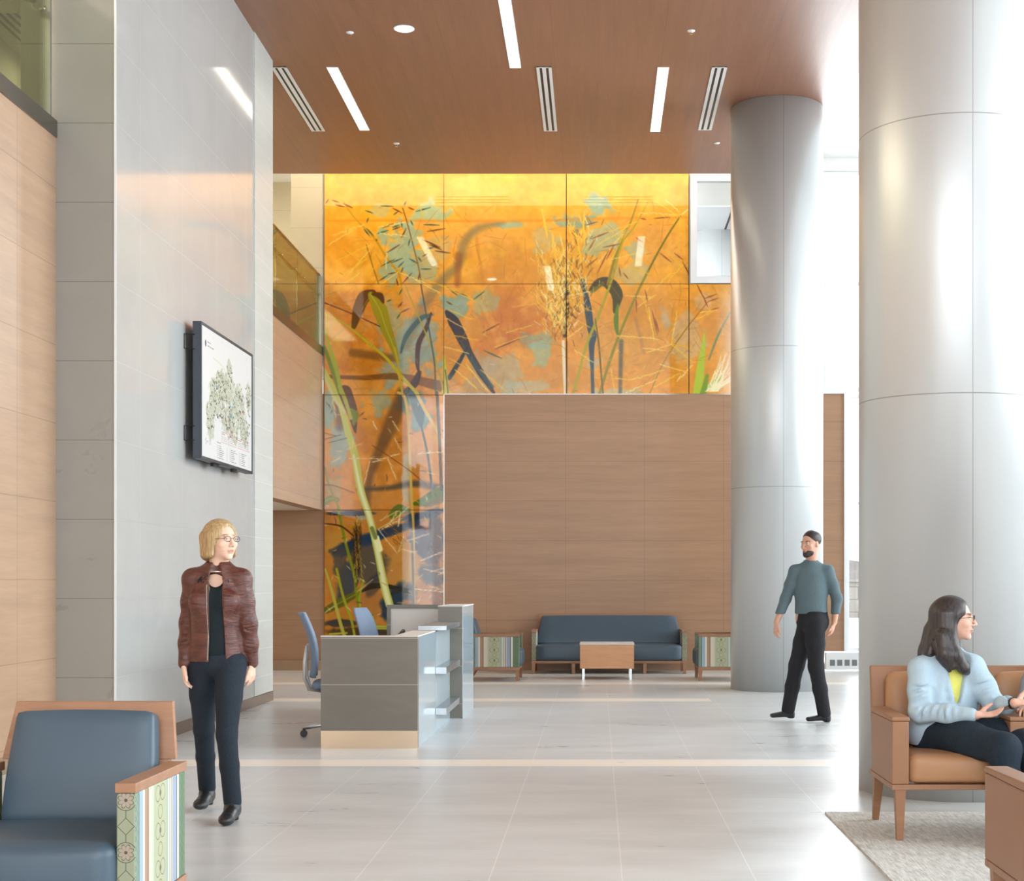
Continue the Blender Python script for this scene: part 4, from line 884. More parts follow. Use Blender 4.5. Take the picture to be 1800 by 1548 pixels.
# ---- task chairs (local: faces +X)
def task_chair(label, loc, rz):
    t = thing('task_chair', label, 'chair', loc, rz, 'blue task chairs at the reception desk')
    bm = BM(); cyl(bm, (0,0), 0.028, 0.10, 0.38, 16); cyl(bm, (0,0), 0.045, 0.07, 0.12, 16); obj('gas_column', bm, M['black'], t)
    for k in range(5):
        a = PI+k*2*PI/5; ca, sa = math.cos(a), math.sin(a); bm = BM()
        tube(bm, [(0.03*ca,0.03*sa,0.105),(0.16*ca,0.16*sa,0.10),(0.30*ca,0.30*sa,0.078)], [0.024,0.02,0.014], 8)
        l = obj('base_leg', bm, M['steel'], t, True)
        bm = BM(); c = Vector((0.30*ca, 0.30*sa, 0.032)); n = Vector((-sa, ca, 0))
        tube(bm, [c-n*0.026, c-n*0.004], 0.031, 18); tube(bm, [c+n*0.004, c+n*0.026], 0.031, 18); tube(bm, [c-n*0.006, c+n*0.006], 0.012, 8); tube(bm, [c+Vector((0,0,0.02)), c+Vector((0,0,0.045))], 0.011, 8)
        obj('caster', bm, M['black'], l)
    pad('seat', -0.22, 0.25, -0.24, 0.24, 0.42, 0.49, M['task_blue'], t, 0.03, 0.008)
    bm = BM(); bx(bm, -0.12, 0.14, -0.12, 0.12, 0.382, 0.42); obj('mechanism', bm, M['black'], t, bevel=0.01)
    # curved back shell
    bm = BM(); N_, K = 16, 10; front = []; back = []
    for i in range(N_+1):
        v = i/N_; z = 0.52+0.56*v; wv = 0.225*(1-0.18*v**3)*(0.86+0.14*math.sin(min(1, v*3)*PI/2))
        if v > 0.85: wv *= math.sqrt(max(0.05, 1-((v-0.85)/0.15)**2*0.35))
        xc = -0.235-0.10*v+0.05*math.sin(v*PI)
        for j in range(K+1):
            u = -1+2*j/K; y = u*wv; x = xc+0.045*u*u
            front.append((x+0.018*(1-u**4), y, z)); back.append((x-0.018, y, z))
    n = len(front); f = []
    for i in range(N_):
        for j in range(K):
            a = i*(K+1)+j; f.append((a, a+1, a+K+2, a+K+1)); f.append((n+a, n+a+K+1, n+a+K+2, n+a+1))
    for i in range(N_):
        for j in (0, K): a = i*(K+1)+j; f.append((a, a+K+1, n+a+K+1, n+a))
    for j in range(K):
        for i in (0, N_): a = i*(K+1)+j; f.append((a, a+1, n+a+1, n+a))
    o = mesh_obj('backrest', front+back, f, M['task_blue'], t, True)
    bm = BM(); bm.from_mesh(o.data); bmesh.ops.recalc_face_normals(bm, faces=bm.faces[:]); bm.to_mesh(o.data); bm.free()
    bm = BM()
    for s in (-1, 1):
        tube(bm, [(-0.27,s*0.17,0.80),(-0.285,s*0.185,0.66),(-0.285,s*0.175,0.52),(-0.25,s*0.13,0.425),(-0.12,s*0.07,0.40)], [0.010,0.016,0.018,0.02,0.018], 10)
    obj('back_support', bm, M['alu_light'], t, True)
    for s in (-1, 1):
        bm = BM(); tube(bm, [(0.0,s*0.2,0.415),(0.0,s*0.27,0.43),(-0.02,s*0.285,0.65)], [0.014,0.016,0.014], 8); a = obj('arm_post', bm, M['alu_light'], t, True)
        bm = BM(); bx(bm, -0.13, 0.13, s*0.285-0.04, s*0.285+0.04, 0.651, 0.677); obj('arm_pad', bm, M['black'], a, bevel=0.012, seg=3)
    return t
M['alu_light'] = plain('pale_silver_plastic', (196,192,188), 0.35, 0.3, 0.03, 6)
task_chair('blue task chair behind the near end of the reception desk, its caster showing', (-2.25, 13.10, 0), 0.15)
task_chair('blue task chair at the far end of the reception desk, in front of the mural', (-2.12, 15.2, 0), -0.25)

# ---- tan leather seating
def leather_leg(bm, x, y, dx, dy, top=0.262, a=0.028, b=0.017):
    hexa(bm, [(x+dx-b,y+dy-b,0),(x+dx+b,y+dy-b,0),(x+dx+b,y+dy+b,0),(x+dx-b,y+dy+b,0),(x-a,y-a,top),(x+a,y-a,top),(x+a,y+a,top),(x-a,y+a,top)])
def leather_seat(name, label, cat, n, loc, rz, group=None):
    t = thing(name, label, cat, loc, rz, group); A = 0.088; SW = 0.52; W = n*SW+(n+1)*A; H = W/2; D0, D1 = -0.30, 0.28
    for k in range(n+1):
        x0 = -H+k*(SW+A); x1 = x0+A
        bm = BM(); bx(bm, x0, x1, D0, D1, 0.291, 0.615); a = obj('arm', bm, M['leather'], t, bevel=0.006)
        bm = BM(); hexa(bm, [(x0-.003,D0-.004,0.616),(x1+.003,D0-.004,0.616),(x1+.003,D1,0.616),(x0-.003,D1,0.616),(x0-.003,D0-.004,0.638),(x1+.003,D0-.004,0.638),(x1+.003,D1,0.646),(x0-.003,D1,0.646)]); obj('arm_cap', bm, M['leather'], a, bevel=0.006)
    for x, dx in ((-H+0.045,-0.0),(H-0.045,0.0)):
        bm = BM(); leather_leg(bm, x, D0+0.032, dx, 0); obj('leg', bm, M['oak'], t, bevel=0.003)
        bm = BM(); leather_leg(bm, x, D1+0.03, dx, 0.10); obj('leg', bm, M['oak'], t, bevel=0.003)
    bm = BM(); bx(bm, -H, H, D0, D0+0.05, 0.2625, 0.290); bx(bm, -H, H, D1+0.02, D1+0.07, 0.2625, 0.290); bx(bm, -H, -H+0.05, D0+0.05, D1+0.02, 0.2625, 0.290); bx(bm, H-0.05, H, D0+0.05, D1+0.02, 0.2625, 0.290)
    obj('seat_frame', bm, M['oak_x'], t, bevel=0.003)
    y0, y1, z0, z1 = D1+0.005, D1+0.15, 0.30, 0.862; f = lambda z: y0+(y1-y0)*(z-z0)/(z1-z0)
    bm = BM(); hexa(bm, [(-H+0.012,f(z0),z0),(H-0.012,f(z0),z0),(H-0.012,f(z0)+0.05,z0),(-H+0.012,f(z0)+0.05,z0),(-H+0.02,f(z1),z1),(H-0.02,f(z1),z1),(H-0.02,f(z1)+0.035,z1),(-H+0.02,f(z1)+0.035,z1)])
    obj('back_frame', bm, M['leather'], t, bevel=0.008)
    th = math.atan2(y1-y0, z1-z0)
    for k in range(n):
        xc = -H+A+SW/2+k*(SW+A)
        pad('seat_cushion', xc-SW/2+0.004, xc+SW/2-0.004, D0+0.004, D1-0.06, 0.292, 0.44, M['leather_top'], t, 0.03, 0.014, None, 12)
        Mx = Matrix.Translation((xc, f(0.62)-0.002, 0.62)) @ Matrix.Rotation(-th, 4, 'X')
        pad('back_cushion', -SW/2+0.01, SW/2-0.01, -0.085, -0.004, -0.19, 0.20, M['leather_top'], t, 0.03, 0.012, Mx, 12)
    return t
RZ = 0.013
leather_seat('tandem_seat', 'two place tan leather seat with wooden legs where the woman in the cardigan sits', 'seat', 2, (2.165, 8.055, RZ), 0)
leather_seat('lounge_chair', 'tan leather armchair cut off by the right edge, closest to the camera', 'armchair', 1, (1.462+0.348, 5.40, RZ), PI)
bm = BM(); bx(bm, 1.317, XW-0.12, 2.0, 8.75, 0.0005, 0.012)
grp(obj('rug', bm, M['rug']), 'grey streaked woven carpet area under the tan leather seats', 'carpet')

# ---- wall mounted map board
t = thing('map_board', 'large charcoal framed campus map display tilted out from the polished pier', 'sign', (-3.56, 13.5, 2.45))
LW, LH = 2.02, 1.23
bm = BM(); bx(bm, -0.07, -0.001, 0, LW, 0, LH); obj('casing', bm, M['screen_frame'], t, bevel=0.004)
bm = BM()
for a, b, c_, d in ((0,LW,0,0.026),(0,LW,LH-0.026,LH),(0,0.03,0.026,LH-0.026),(LW-0.03,LW,0.026,LH-0.026)): bx(bm, -0.001, 0.008, a, b, c_, d)
obj('bezel', bm, M['screen_frame'], t, bevel=0.002)
for z in (0.16, 0.98):
    for y in (-0.012,):
        bm = BM(); tube(bm, [(-0.02-.03,-0.0,z),(-0.135,-0.03,z),(-0.135,-0.03,z+0.13),(-0.05,0.0,z+0.13)], 0.006, 8); obj('bracket', bm, M['black'], t)
bm = BM(); bx(bm, -0.135, -0.07, 0.3, 1.7, 0.35, 0.85); obj('mount', bm, M['black'], t)
bm = BM(); bx(bm, -0.05, -0.02, 0.55, 0.75, -0.03, 0.0); bx(bm, -0.05, -0.02, 1.3, 1.45, -0.03, 0.0); obj('speaker_tab', bm, M['black'], t)
def map_paint():
    c = Canvas(0, 0, 560, 340, 7); R = c.R; c.C[:] = (238,238,236); n = c.noise(40, 3, 3); n2 = c.noise(14, 9, 3)
    W, H = 560, 340
    for q in ((150,170,110,70),(270,130,120,60),(400,170,110,80),(300,220,160,50),(90,240,60,70),(470,230,70,60),(290,70,40,34),(200,130,90,50),(520,130,40,60),(360,250,60,40)):
        c.blob(q[0], q[1], q[2]*.74, q[3]*.82, (200,206,184), .95, .15, n2, .35)
    for i in range(620):
        x, y = R.uniform(40,540), R.uniform(60,268)
        if c.C[int(y), int(x), 2] > 215: continue
        a = R.uniform(0,PI); l = R.uniform(6,30); k = R.uniform(-8,8)
        c.stroke([(x,y),(x+math.cos(a)*l/2-math.sin(a)*k, y+math.sin(a)*l/2+math.cos(a)*k),(x+math.cos(a)*l,y+math.sin(a)*l)], R.uniform(1.2,3.5), (244,244,240) if R.rand() < .45 else (138,142,122), .8, 1)
    for i in range(330):
        x, y = R.uniform(50,540), R.uniform(70,262)
        if c.C[int(y), int(x), 2] > 222: continue
        c.stroke([(x,y),(x+R.uniform(3,12),y+R.uniform(-4,4))], R.uniform(2,6), [(112,116,104),(92,96,88),(140,138,128)][R.randint(3)], .9, 1)
    c.stroke([(120,70),(230,80),(330,120),(430,175),(540,215)], 6, (226,228,214), .95, 1.2)
    for x, y in ((150,140),(300,175),(308,196),(316,205),(345,160),(490,200)): c.stroke([(x,y),(x+12,y+3)], 6, (90,170,190), .8, 2)
    for i in range(14):
        x, y = R.uniform(230,350), R.uniform(190,262); c.stroke([(x,y),(x+R.uniform(-10,10),y+R.uniform(-14,14))], 1.8, (196,60,70), .9, 1)
    c.stroke([(440,180),(470,175),(490,186)], 1.8, (196,60,70), .9)
    def box(x0,y0,x1,y1,col):
        for a in ([(x0,y0),(x1,y0)],[(x1,y0),(x1,y1)],[(x1,y1),(x0,y1)],[(x0,y1),(x0,y0)]): c.stroke(a, 1.4, col, .8, .8)
    def text(x, y, w, h, col=(60,60,64), al=.8):
        X = x
        while X < x+w:
            l = R.uniform(.5,1.1)*h*.8
            c.stroke([(X, y+R.uniform(-.3,.3)),(X+l*.7, y+R.uniform(-h*.25,h*.25))], h*.55, col, al, .8); X += l+h*.35*(1+2*(R.rand() < .18))
    for x0, x1 in ((205,275),(292,375),(392,530)):
        box(x0, 258, x1, 286, (206,120,124)); text(x0+4, 263, 34, 3.4, (150,50,56))
        for k in range(3): text(x0+4, 270+k*5, (x1-x0)-14, 2.2, (130,100,100), .6)
    c.stroke([(280,215),(283,258)], 1.3, (206,100,110), .8)
    c.blob(42, 42, 8, 10, (60,84,120), .9, .3, n, .2); text(62, 36, 30, 5, (120,120,126)); text(62, 46, 62, 5, (120,120,126))
    c.stroke([(36,298),(46,290),(44,306),(58,296),(66,300)], 1.6, (150,110,120), .8); c.stroke([(74,296),(84,304),(90,292),(100,302)], 1.6, (150,110,120), .8)
    text(160, 290, 40, 5, (120,120,124), .7)
    for x in (160, 300, 420):
        for k in range(7):
            c.blob(x, 299+k*5.4, 2.2, 2.2, (30,30,30), .9, .4, n, .1); text(x+12, 299+k*5.4, R.uniform(30,70), 2.6, (70,70,74)); text(x+104, 299+k*5.4, 6, 2.4, (110,110,114))
    for k in range(12): text(40+k*42, 14, 3, 3, (160,150,160), .6)
    c.stroke([(6,20),(6,320)], 1.2, (220,170,170), .5)
    return c
mp = map_paint()
g = G('map_print', 0.25); va = g.n('ShaderNodeVertexColor'); va.layer_name = 'Col'; g.color(va.outputs[0])
yy, xx = np.meshgrid(np.arange(mp.h), np.arange(mp.w), indexing='ij')
V = np.zeros((mp.h*mp.w, 3)); V[:, 0] = 0.0015
V[:, 1] = 0.03+(xx.ravel()/(mp.w-1))*(LW-0.06); V[:, 2] = LH-0.026-(yy.ravel()/(mp.h-1))*(LH-0.052)
rgba = np.ones((mp.h*mp.w, 4)); rgba[:, :3] = lin(np.clip(mp.C, 0, 255)).reshape(-1, 3)*0.78
painted_grid('map_face', V, mp.w, mp.h, rgba, g.mat, t); del mp
# ------------------------------------------------------------ people: smooth-blended distance fields meshed as one surface
class SDF:
    def __init__(s, lo, hi, h):
        s.h = h; s.lo = np.array(lo, float); n = np.ceil((np.array(hi)-s.lo)/h).astype(int)+1; s.n = n
        s.ax = [s.lo[i]+h*np.arange(n[i]) for i in range(3)]; s.D = np.full(tuple(n), 0.25, np.float32)
    def _box(s, lo, hi, pad):
        sl = []
        for i in range(3):
            a = int((lo[i]-pad-s.lo[i])/s.h); b = int((hi[i]+pad-s.lo[i])/s.h)+2
            a = max(0, a); b = min(s.n[i], b)
            if a >= b: return None, None
            sl.append(slice(a, b))
        X = s.ax[0][sl[0]][:,None,None]; Y = s.ax[1][sl[1]][None,:,None]; Z = s.ax[2][sl[2]][None,None,:]
        return tuple(sl), (X, Y, Z)
    def _put(s, sl, d, k, sub):
        a = s.D[sl]; d = d.astype(np.float32)
        if sub:
            d = -d; h = np.maximum(k-np.abs(a-d), 0)/max(k, 1e-6); s.D[sl] = np.maximum(a, d)+h*h*k*0.25
        else:
            h = np.maximum(k-np.abs(a-d), 0)/max(k, 1e-6); s.D[sl] = np.minimum(a, d)-h*h*k*0.25
    def cap(s, a, b, ra, rb=None, k=0.02, sub=False):
        rb = ra if rb is None else rb; a = np.array(a, float); b = np.array(b, float); r = max(ra, rb)
        sl, P_ = s._box(np.minimum(a,b)-r, np.maximum(a,b)+r, k+3*s.h)
        if sl is None: return
        d = b-a; L2 = max(1e-9, d@d); px, py, pz = P_[0]-a[0], P_[1]-a[1], P_[2]-a[2]
        t = np.clip((px*d[0]+py*d[1]+pz*d[2])/L2, 0, 1)
        q = np.sqrt((px-t*d[0])**2+(py-t*d[1])**2+(pz-t*d[2])**2)-(ra+(rb-ra)*t); s._put(sl, q, k, sub)
    def chain(s, pts, rs, k=0.02):
        for (a, ra), (b, rb) in zip(zip(pts, rs), zip(pts[1:], rs[1:])): s.cap(a, b, ra, rb, k)
    def ell(s, c, r, k=0.02, R=None, sub=False):
        c = np.array(c, float); m = max(r); sl, P_ = s._box(c-m, c+m, k+3*s.h)
        if sl is None: return
        p = [P_[i]-c[i] for i in range(3)]
        if R is not None: p = [R[i][0]*p[0]+R[i][1]*p[1]+R[i][2]*p[2] for i in range(3)]   # rows of R = local axes
        k0 = np.sqrt((p[0]/r[0])**2+(p[1]/r[1])**2+(p[2]/r[2])**2); k1 = np.sqrt((p[0]/r[0]**2)**2+(p[1]/r[1]**2)**2+(p[2]/r[2]**2)**2)
        s._put(sl, k0*(k0-1)/np.maximum(k1, 1e-6), k, sub)
    def ecap(s, a, b, r0, r1, xd, k=0.03, sub=False):
        """elliptic tapered capsule; r=(half width along xd, half depth)"""
        a = np.array(a, float); b = np.array(b, float); d = b-a; L = math.sqrt(d@d); z = d/L; x = np.array(xd, float); x -= (x@z)*z; x /= math.sqrt(x@x); y = np.cross(z, x)
        m = max(r0+r1); sl, P_ = s._box(np.minimum(a,b)-m, np.maximum(a,b)+m, k+3*s.h)
        if sl is None: return
        p = [P_[i]-a[i] for i in range(3)]; f = lambda v: p[0]*v[0]+p[1]*v[1]+p[2]*v[2]
        zz = f(z); t = np.clip(zz/L, 0, 1); rx = r0[0]+(r1[0]-r0[0])*t; ry = r0[1]+(r1[1]-r0[1])*t; rz = np.minimum(rx, ry)
        qx, qy, qz = f(x)/rx, f(y)/ry, (zz-t*L)/rz
        k0 = np.sqrt(qx*qx+qy*qy+qz*qz); k1 = np.sqrt((qx/rx)**2+(qy/ry)**2+(qz/rz)**2)
        s._put(sl, k0*(k0-1)/np.maximum(k1, 1e-6), k, sub)
    def plane(s, n, off, k=0.0):      # keep the side where n.p < off
        n = np.array(n, float); d = (s.ax[0][:,None,None]*n[0]+s.ax[1][None,:,None]*n[1]+s.ax[2][None,None,:]*n[2]-off).astype(np.float32); s.D = np.maximum(s.D, d)
    def mesh(s, name, mat, parent, colfn=None, relax=1):
        D = s.D; D[0]=D[-1]=0.2; D[:,0]=D[:,-1]=0.2; D[:,:,0]=D[:,:,-1]=0.2
        S = D < 0; nx, ny, nz = D.shape
        C = np.zeros((nx-1,ny-1,nz-1), np.int8); off = [(i,j,k) for i in (0,1) for j in (0,1) for k in (0,1)]
        for i,j,k in off: C += S[i:nx-1+i, j:ny-1+j, k:nz-1+k]
        I, J, K = np.nonzero((C > 0) & (C < 8)); n = len(I); idx = np.full(C.shape, -1, np.int32); idx[I,J,K] = np.arange(n)
        acc = np.zeros((n,3)); cnt = np.zeros(n)
        for o in off:
            for ax in range(3):
                if o[ax]: continue
                q = list(o); q[ax] = 1; da = D[I+o[0],J+o[1],K+o[2]]; db = D[I+q[0],J+q[1],K+q[2]]; m = (da < 0) != (db < 0)
                t = np.where(m, da/np.where(m, da-db, 1), 0)
                for x in range(3): acc[:,x] += np.where(m, (o[x] if x != ax else t), 0)
                cnt += m
        V = (acc/cnt[:,None]+np.stack([I,J,K],1))*s.h+s.lo
        F_ = []
        for ax in range(3):
            b, c = (ax+1) % 3, (ax+2) % 3; sa = [slice(0,nx),slice(0,ny),slice(0,nz)]; sb = list(sa); N_ = (nx,ny,nz)
            sa[ax] = slice(0,N_[ax]-1); sb[ax] = slice(1,N_[ax]); A, B = S[tuple(sa)], S[tuple(sb)]
            e = np.nonzero(A != B); e = np.stack(e, 1); e = e[(e[:,b] > 0) & (e[:,c] > 0) & (e[:,b] < N_[b]-1) & (e[:,c] < N_[c]-1)]
            ins = A[e[:,0],e[:,1],e[:,2]]
            def at(db, dc):
                q = e.copy(); q[:,b] -= db; q[:,c] -= dc; return idx[q[:,0],q[:,1],q[:,2]]
            q = np.stack([at(1,1),at(0,1),at(0,0),at(1,0)], 1); q[~ins] = q[~ins][:, ::-1]; F_.append(q)
        Fq = np.concatenate(F_).astype(np.int32)
        for _ in range(relax):
            sm = np.zeros_like(V); ct = np.zeros(n)
            for a, b in ((0,1),(1,2),(2,3),(3,0)):
                for p, q in ((a,b),(b,a)): 
                    for x in range(3): sm[:,x] += np.bincount(Fq[:,p], V[Fq[:,q],x], n)
                    ct += np.bincount(Fq[:,p], minlength=n)
            V = V*0.45+0.55*sm/np.maximum(ct,1)[:,None]
        me = bpy.data.meshes.new(name); me.vertices.add(n); me.vertices.foreach_set('co', V.astype(np.float32).ravel())
        me.loops.add(Fq.size); me.loops.foreach_set('vertex_index', Fq.ravel()); me.polygons.add(len(Fq))
        me.polygons.foreach_set('loop_start', (np.arange(len(Fq))*4).astype(np.int32)); me.polygons.foreach_set('loop_total', np.full(len(Fq), 4, np.int32))
        me.update(calc_edges=True); me.polygons.foreach_set('use_smooth', np.ones(len(Fq), bool))
        if colfn is not None:
            c = np.ones((n,4)); c[:, :3] = colfn(V); ca = me.color_attributes.new('Col','FLOAT_COLOR','POINT'); ca.data.foreach_set('color', c.astype(np.float32).ravel())
        me.materials.append(mat); o = bpy.data.objects.new(name, me); COL.objects.link(o)
        if parent: o.parent = parent
        return o
def nrm(v): v = np.array(v, float); return v/math.sqrt(v@v)
def vcol(name, rough=0.5, sss=0.0):
    g = G(name, rough); a = g.n('ShaderNodeVertexColor'); a.layer_name = 'Col'; g.color(a.outputs[0])
    if sss: g.b.inputs['Subsurface Weight'].default_value = sss; g.b.inputs['Subsurface Radius'].default_value = (0.01,0.004,0.002); g.b.inputs['Subsurface Scale'].default_value = 0.5
    return g.mat
M['skin'] = vcol('skin', 0.5, 0.12)
def frame(yaw, pitch=0, roll=0):
    """head axes: f forward, r to the person's left side of image (x at yaw 0 facing -Y), u up"""
    Rm = Matrix.Rotation(yaw, 3, 'Z') @ Matrix.Rotation(pitch, 3, 'X') @ Matrix.Rotation(roll, 3, 'Y')
    return np.array(Rm @ Vector((1,0,0))), np.array(Rm @ Vector((0,-1,0))), np.array(Rm @ Vector((0,0,1)))
def head(Fd, c, ax, s=1.0, neck=None, female=True):
    r, f, u = ax; c = np.array(c, float); R = np.array([r, f, u]); L = lambda a, b, d: c+(r*a+f*b+u*d)*s
    E = lambda p, rad, k=0.012, sub=False: Fd.ell(L(*p), tuple(v*s for v in rad), k*s, R, sub)
    E((0,-0.012,0.035), (0.074,0.094,0.082)); E((0,0.018,-0.010), (0.064,0.076,0.080), .02)      # cranium, face
    E((0,0.034,-0.062), (0.046,0.050,0.042), .03); E((0,0.070,-0.098), (0.020,0.017,0.014), .022)    # jaw, chin
    for q in (-1, 1):
        E((q*0.040,0.062,-0.022), (0.022,0.020,0.020), .02)                   # cheeks
        E((q*0.030,0.102,0.006), (0.0165,0.014,0.0105), .010, True)           # sockets
        E((q*0.030,0.083,0.006), (0.0125,0.0115,0.0115), .003)                # eyeballs
        E((q*0.030,0.091,0.0255), (0.020,0.008,0.0055), .010)                 # brow ridge
        E((q*0.074,-0.004,-0.004), (0.008,0.018,0.030), .006)                 # ears
        E((q*0.0115,0.100,-0.034), (0.0075,0.009,0.006), .005)                # nostril wings
    Fd.cap(L(0,0.093,0.012), L(0,0.115,-0.030), 0.0065*s, 0.0095*s, 0.010*s)    # nose
    E((0,0.093,-0.0565), (0.023,0.009,0.0045), .006); E((0,0.091,-0.067), (0.019,0.009,0.0055), .006)  # lips
    E((0,0.104,-0.0615), (0.020,0.006,0.0012), .002, True)
    if neck is not None: Fd.ecap(L(0,-0.022,-0.045), neck, (0.052*s,0.056*s), (0.056*s,0.056*s), r, 0.03)
def facecol(c, ax, s, skin, lip, brow, iris=(60,44,32), browt=1.0):
    r, f, u = ax; c = np.array(c, float); sk, lp, bw, ir = lin(skin), lin(lip), lin(brow), lin(iris)
    def fn(V):
        d = (V-c)/s; a, b, e = d@r, d@f, d@u; n = len(V); C = np.tile(sk, (n,1)); face = (b > 0.05) & (np.abs(a) < 0.08) & (np.abs(e) < 0.12)
        def put(m, col, al=1.0):
            m = (np.clip(m, 0, 1)*face*al)[:,None]; C[:] = C*(1-m)+col*m
        put(1.6-np.hypot(a/0.020,(e+0.0615)/0.0085)*1.4, lp, .9)
        put(.5-np.abs((e+0.0615)/0.0022), lp*0.35, .9)
        for q in (-1,1):
            put(1.5-np.hypot((a-q*0.040)/0.02,(e+0.028)/0.02)*1.4, lin((226,150,130)), .18)
            put(2.2-np.hypot((a-q*0.031)/0.020,(e-0.0285-0.002*np.cos((a-q*.031)*80))/0.0042)*1.8, bw, .85*browt)
            put(2.6-np.hypot((a-q*0.030)/0.0125,(e-0.0055)/0.0055)*2.2, lin((236,232,228)))
            put(3-np.hypot((a-q*0.030)/0.0052,(e-0.006)/0.0052)*2.6, ir)
            put(2.2-np.hypot((a-q*0.030)/0.0145,(e-0.0115)/0.0022)*1.8, bw*0.4, .9)
        return C
    return fn
def hand(Fd, w, d, n, l, s=1.0, curl=0.35, spread=0.10, thumb=(0.75,0.6,0.25), curls=None):
    """w wrist point, d direction of the fingers, n palm normal, l direction towards the thumb side"""
    w = np.array(w, float); d = nrm(d); n = nrm(np.array(n)-np.dot(n,d)*d); l0 = nrm(np.cross(n, d)); l = l0 if np.dot(l0, l) > 0 else -l0
    kn = w+d*0.085*s; Fd.ecap(w+d*0.012*s, kn-d*0.012*s, (0.027*s,0.016*s), (0.037*s,0.0125*s), l, 0.012)
    for i, (o, L_) in enumerate(((0.030,0.070),(0.010,0.079),(-0.010,0.073),(-0.029,0.057))):
        cu = (curls[i] if curls else curl*(1+0.12*i)); r = 0.0084*s*(1 if i < 3 else 0.88)
        p = kn+l*o*s-d*0.006*s; a = 0.10+cu*0.5; dd = nrm(d+l*(o/0.03)*spread)
        pts = [p]; rs = [r*1.08]
        for j, seg in enumerate((0.44,0.31,0.25)):
            v = dd*math.cos(a)+n*math.sin(a); p = p+v*L_*seg*s; pts.append(p); rs.append(r*(1-0.10*(j+1))); a += cu
        Fd.chain(pts, rs, 0.0035)
    b = w+d*0.022*s+l*0.020*s; t1 = nrm(d*thumb[0]+l*thumb[1]+n*thumb[2]); t2 = nrm(t1+d*0.35+n*0.12)
    Fd.chain([b, b+t1*0.040*s, b+t1*0.040*s+t2*0.030*s, b+t1*0.040*s+t2*0.030*s+nrm(t2+d*.2)*0.024*s], [0.0145*s,0.0115*s,0.0098*s,0.0078*s], 0.010)
def streak(name, base, dark, rough=0.45, sc=(60,60,5)):
    g = G(name, rough); nz = g.noise(sc, 2.0, 4, 0.7, dist=0.5); g.color(g.mix(g.rng(nz,0.35,0.65,0,1), srgb(*dark), srgb(*base))); g.bump(nz, 0.4, 0.003); return g.mat
def cloth(name, base, rough=0.8, var=0.12, sc=90, spec=0.3, fold=0.25):
    g = G(name, rough, 0, spec); c = srgb(*base); n1 = g.noise((1,1,1), sc, 3); n2 = g.noise((1,1,0.5), 12, 4, 0.6, dist=1.0)
    g.color(g.mix(g.rng(n1,0.3,0.7,0,1), tuple(v*(1-var) for v in c[:3])+(1,), tuple(v*(1+var) for v in c[:3])+(1,))); g.bump(n2, fold, 0.02); return g.mat
A3 = lambda *v: np.array(v, float)

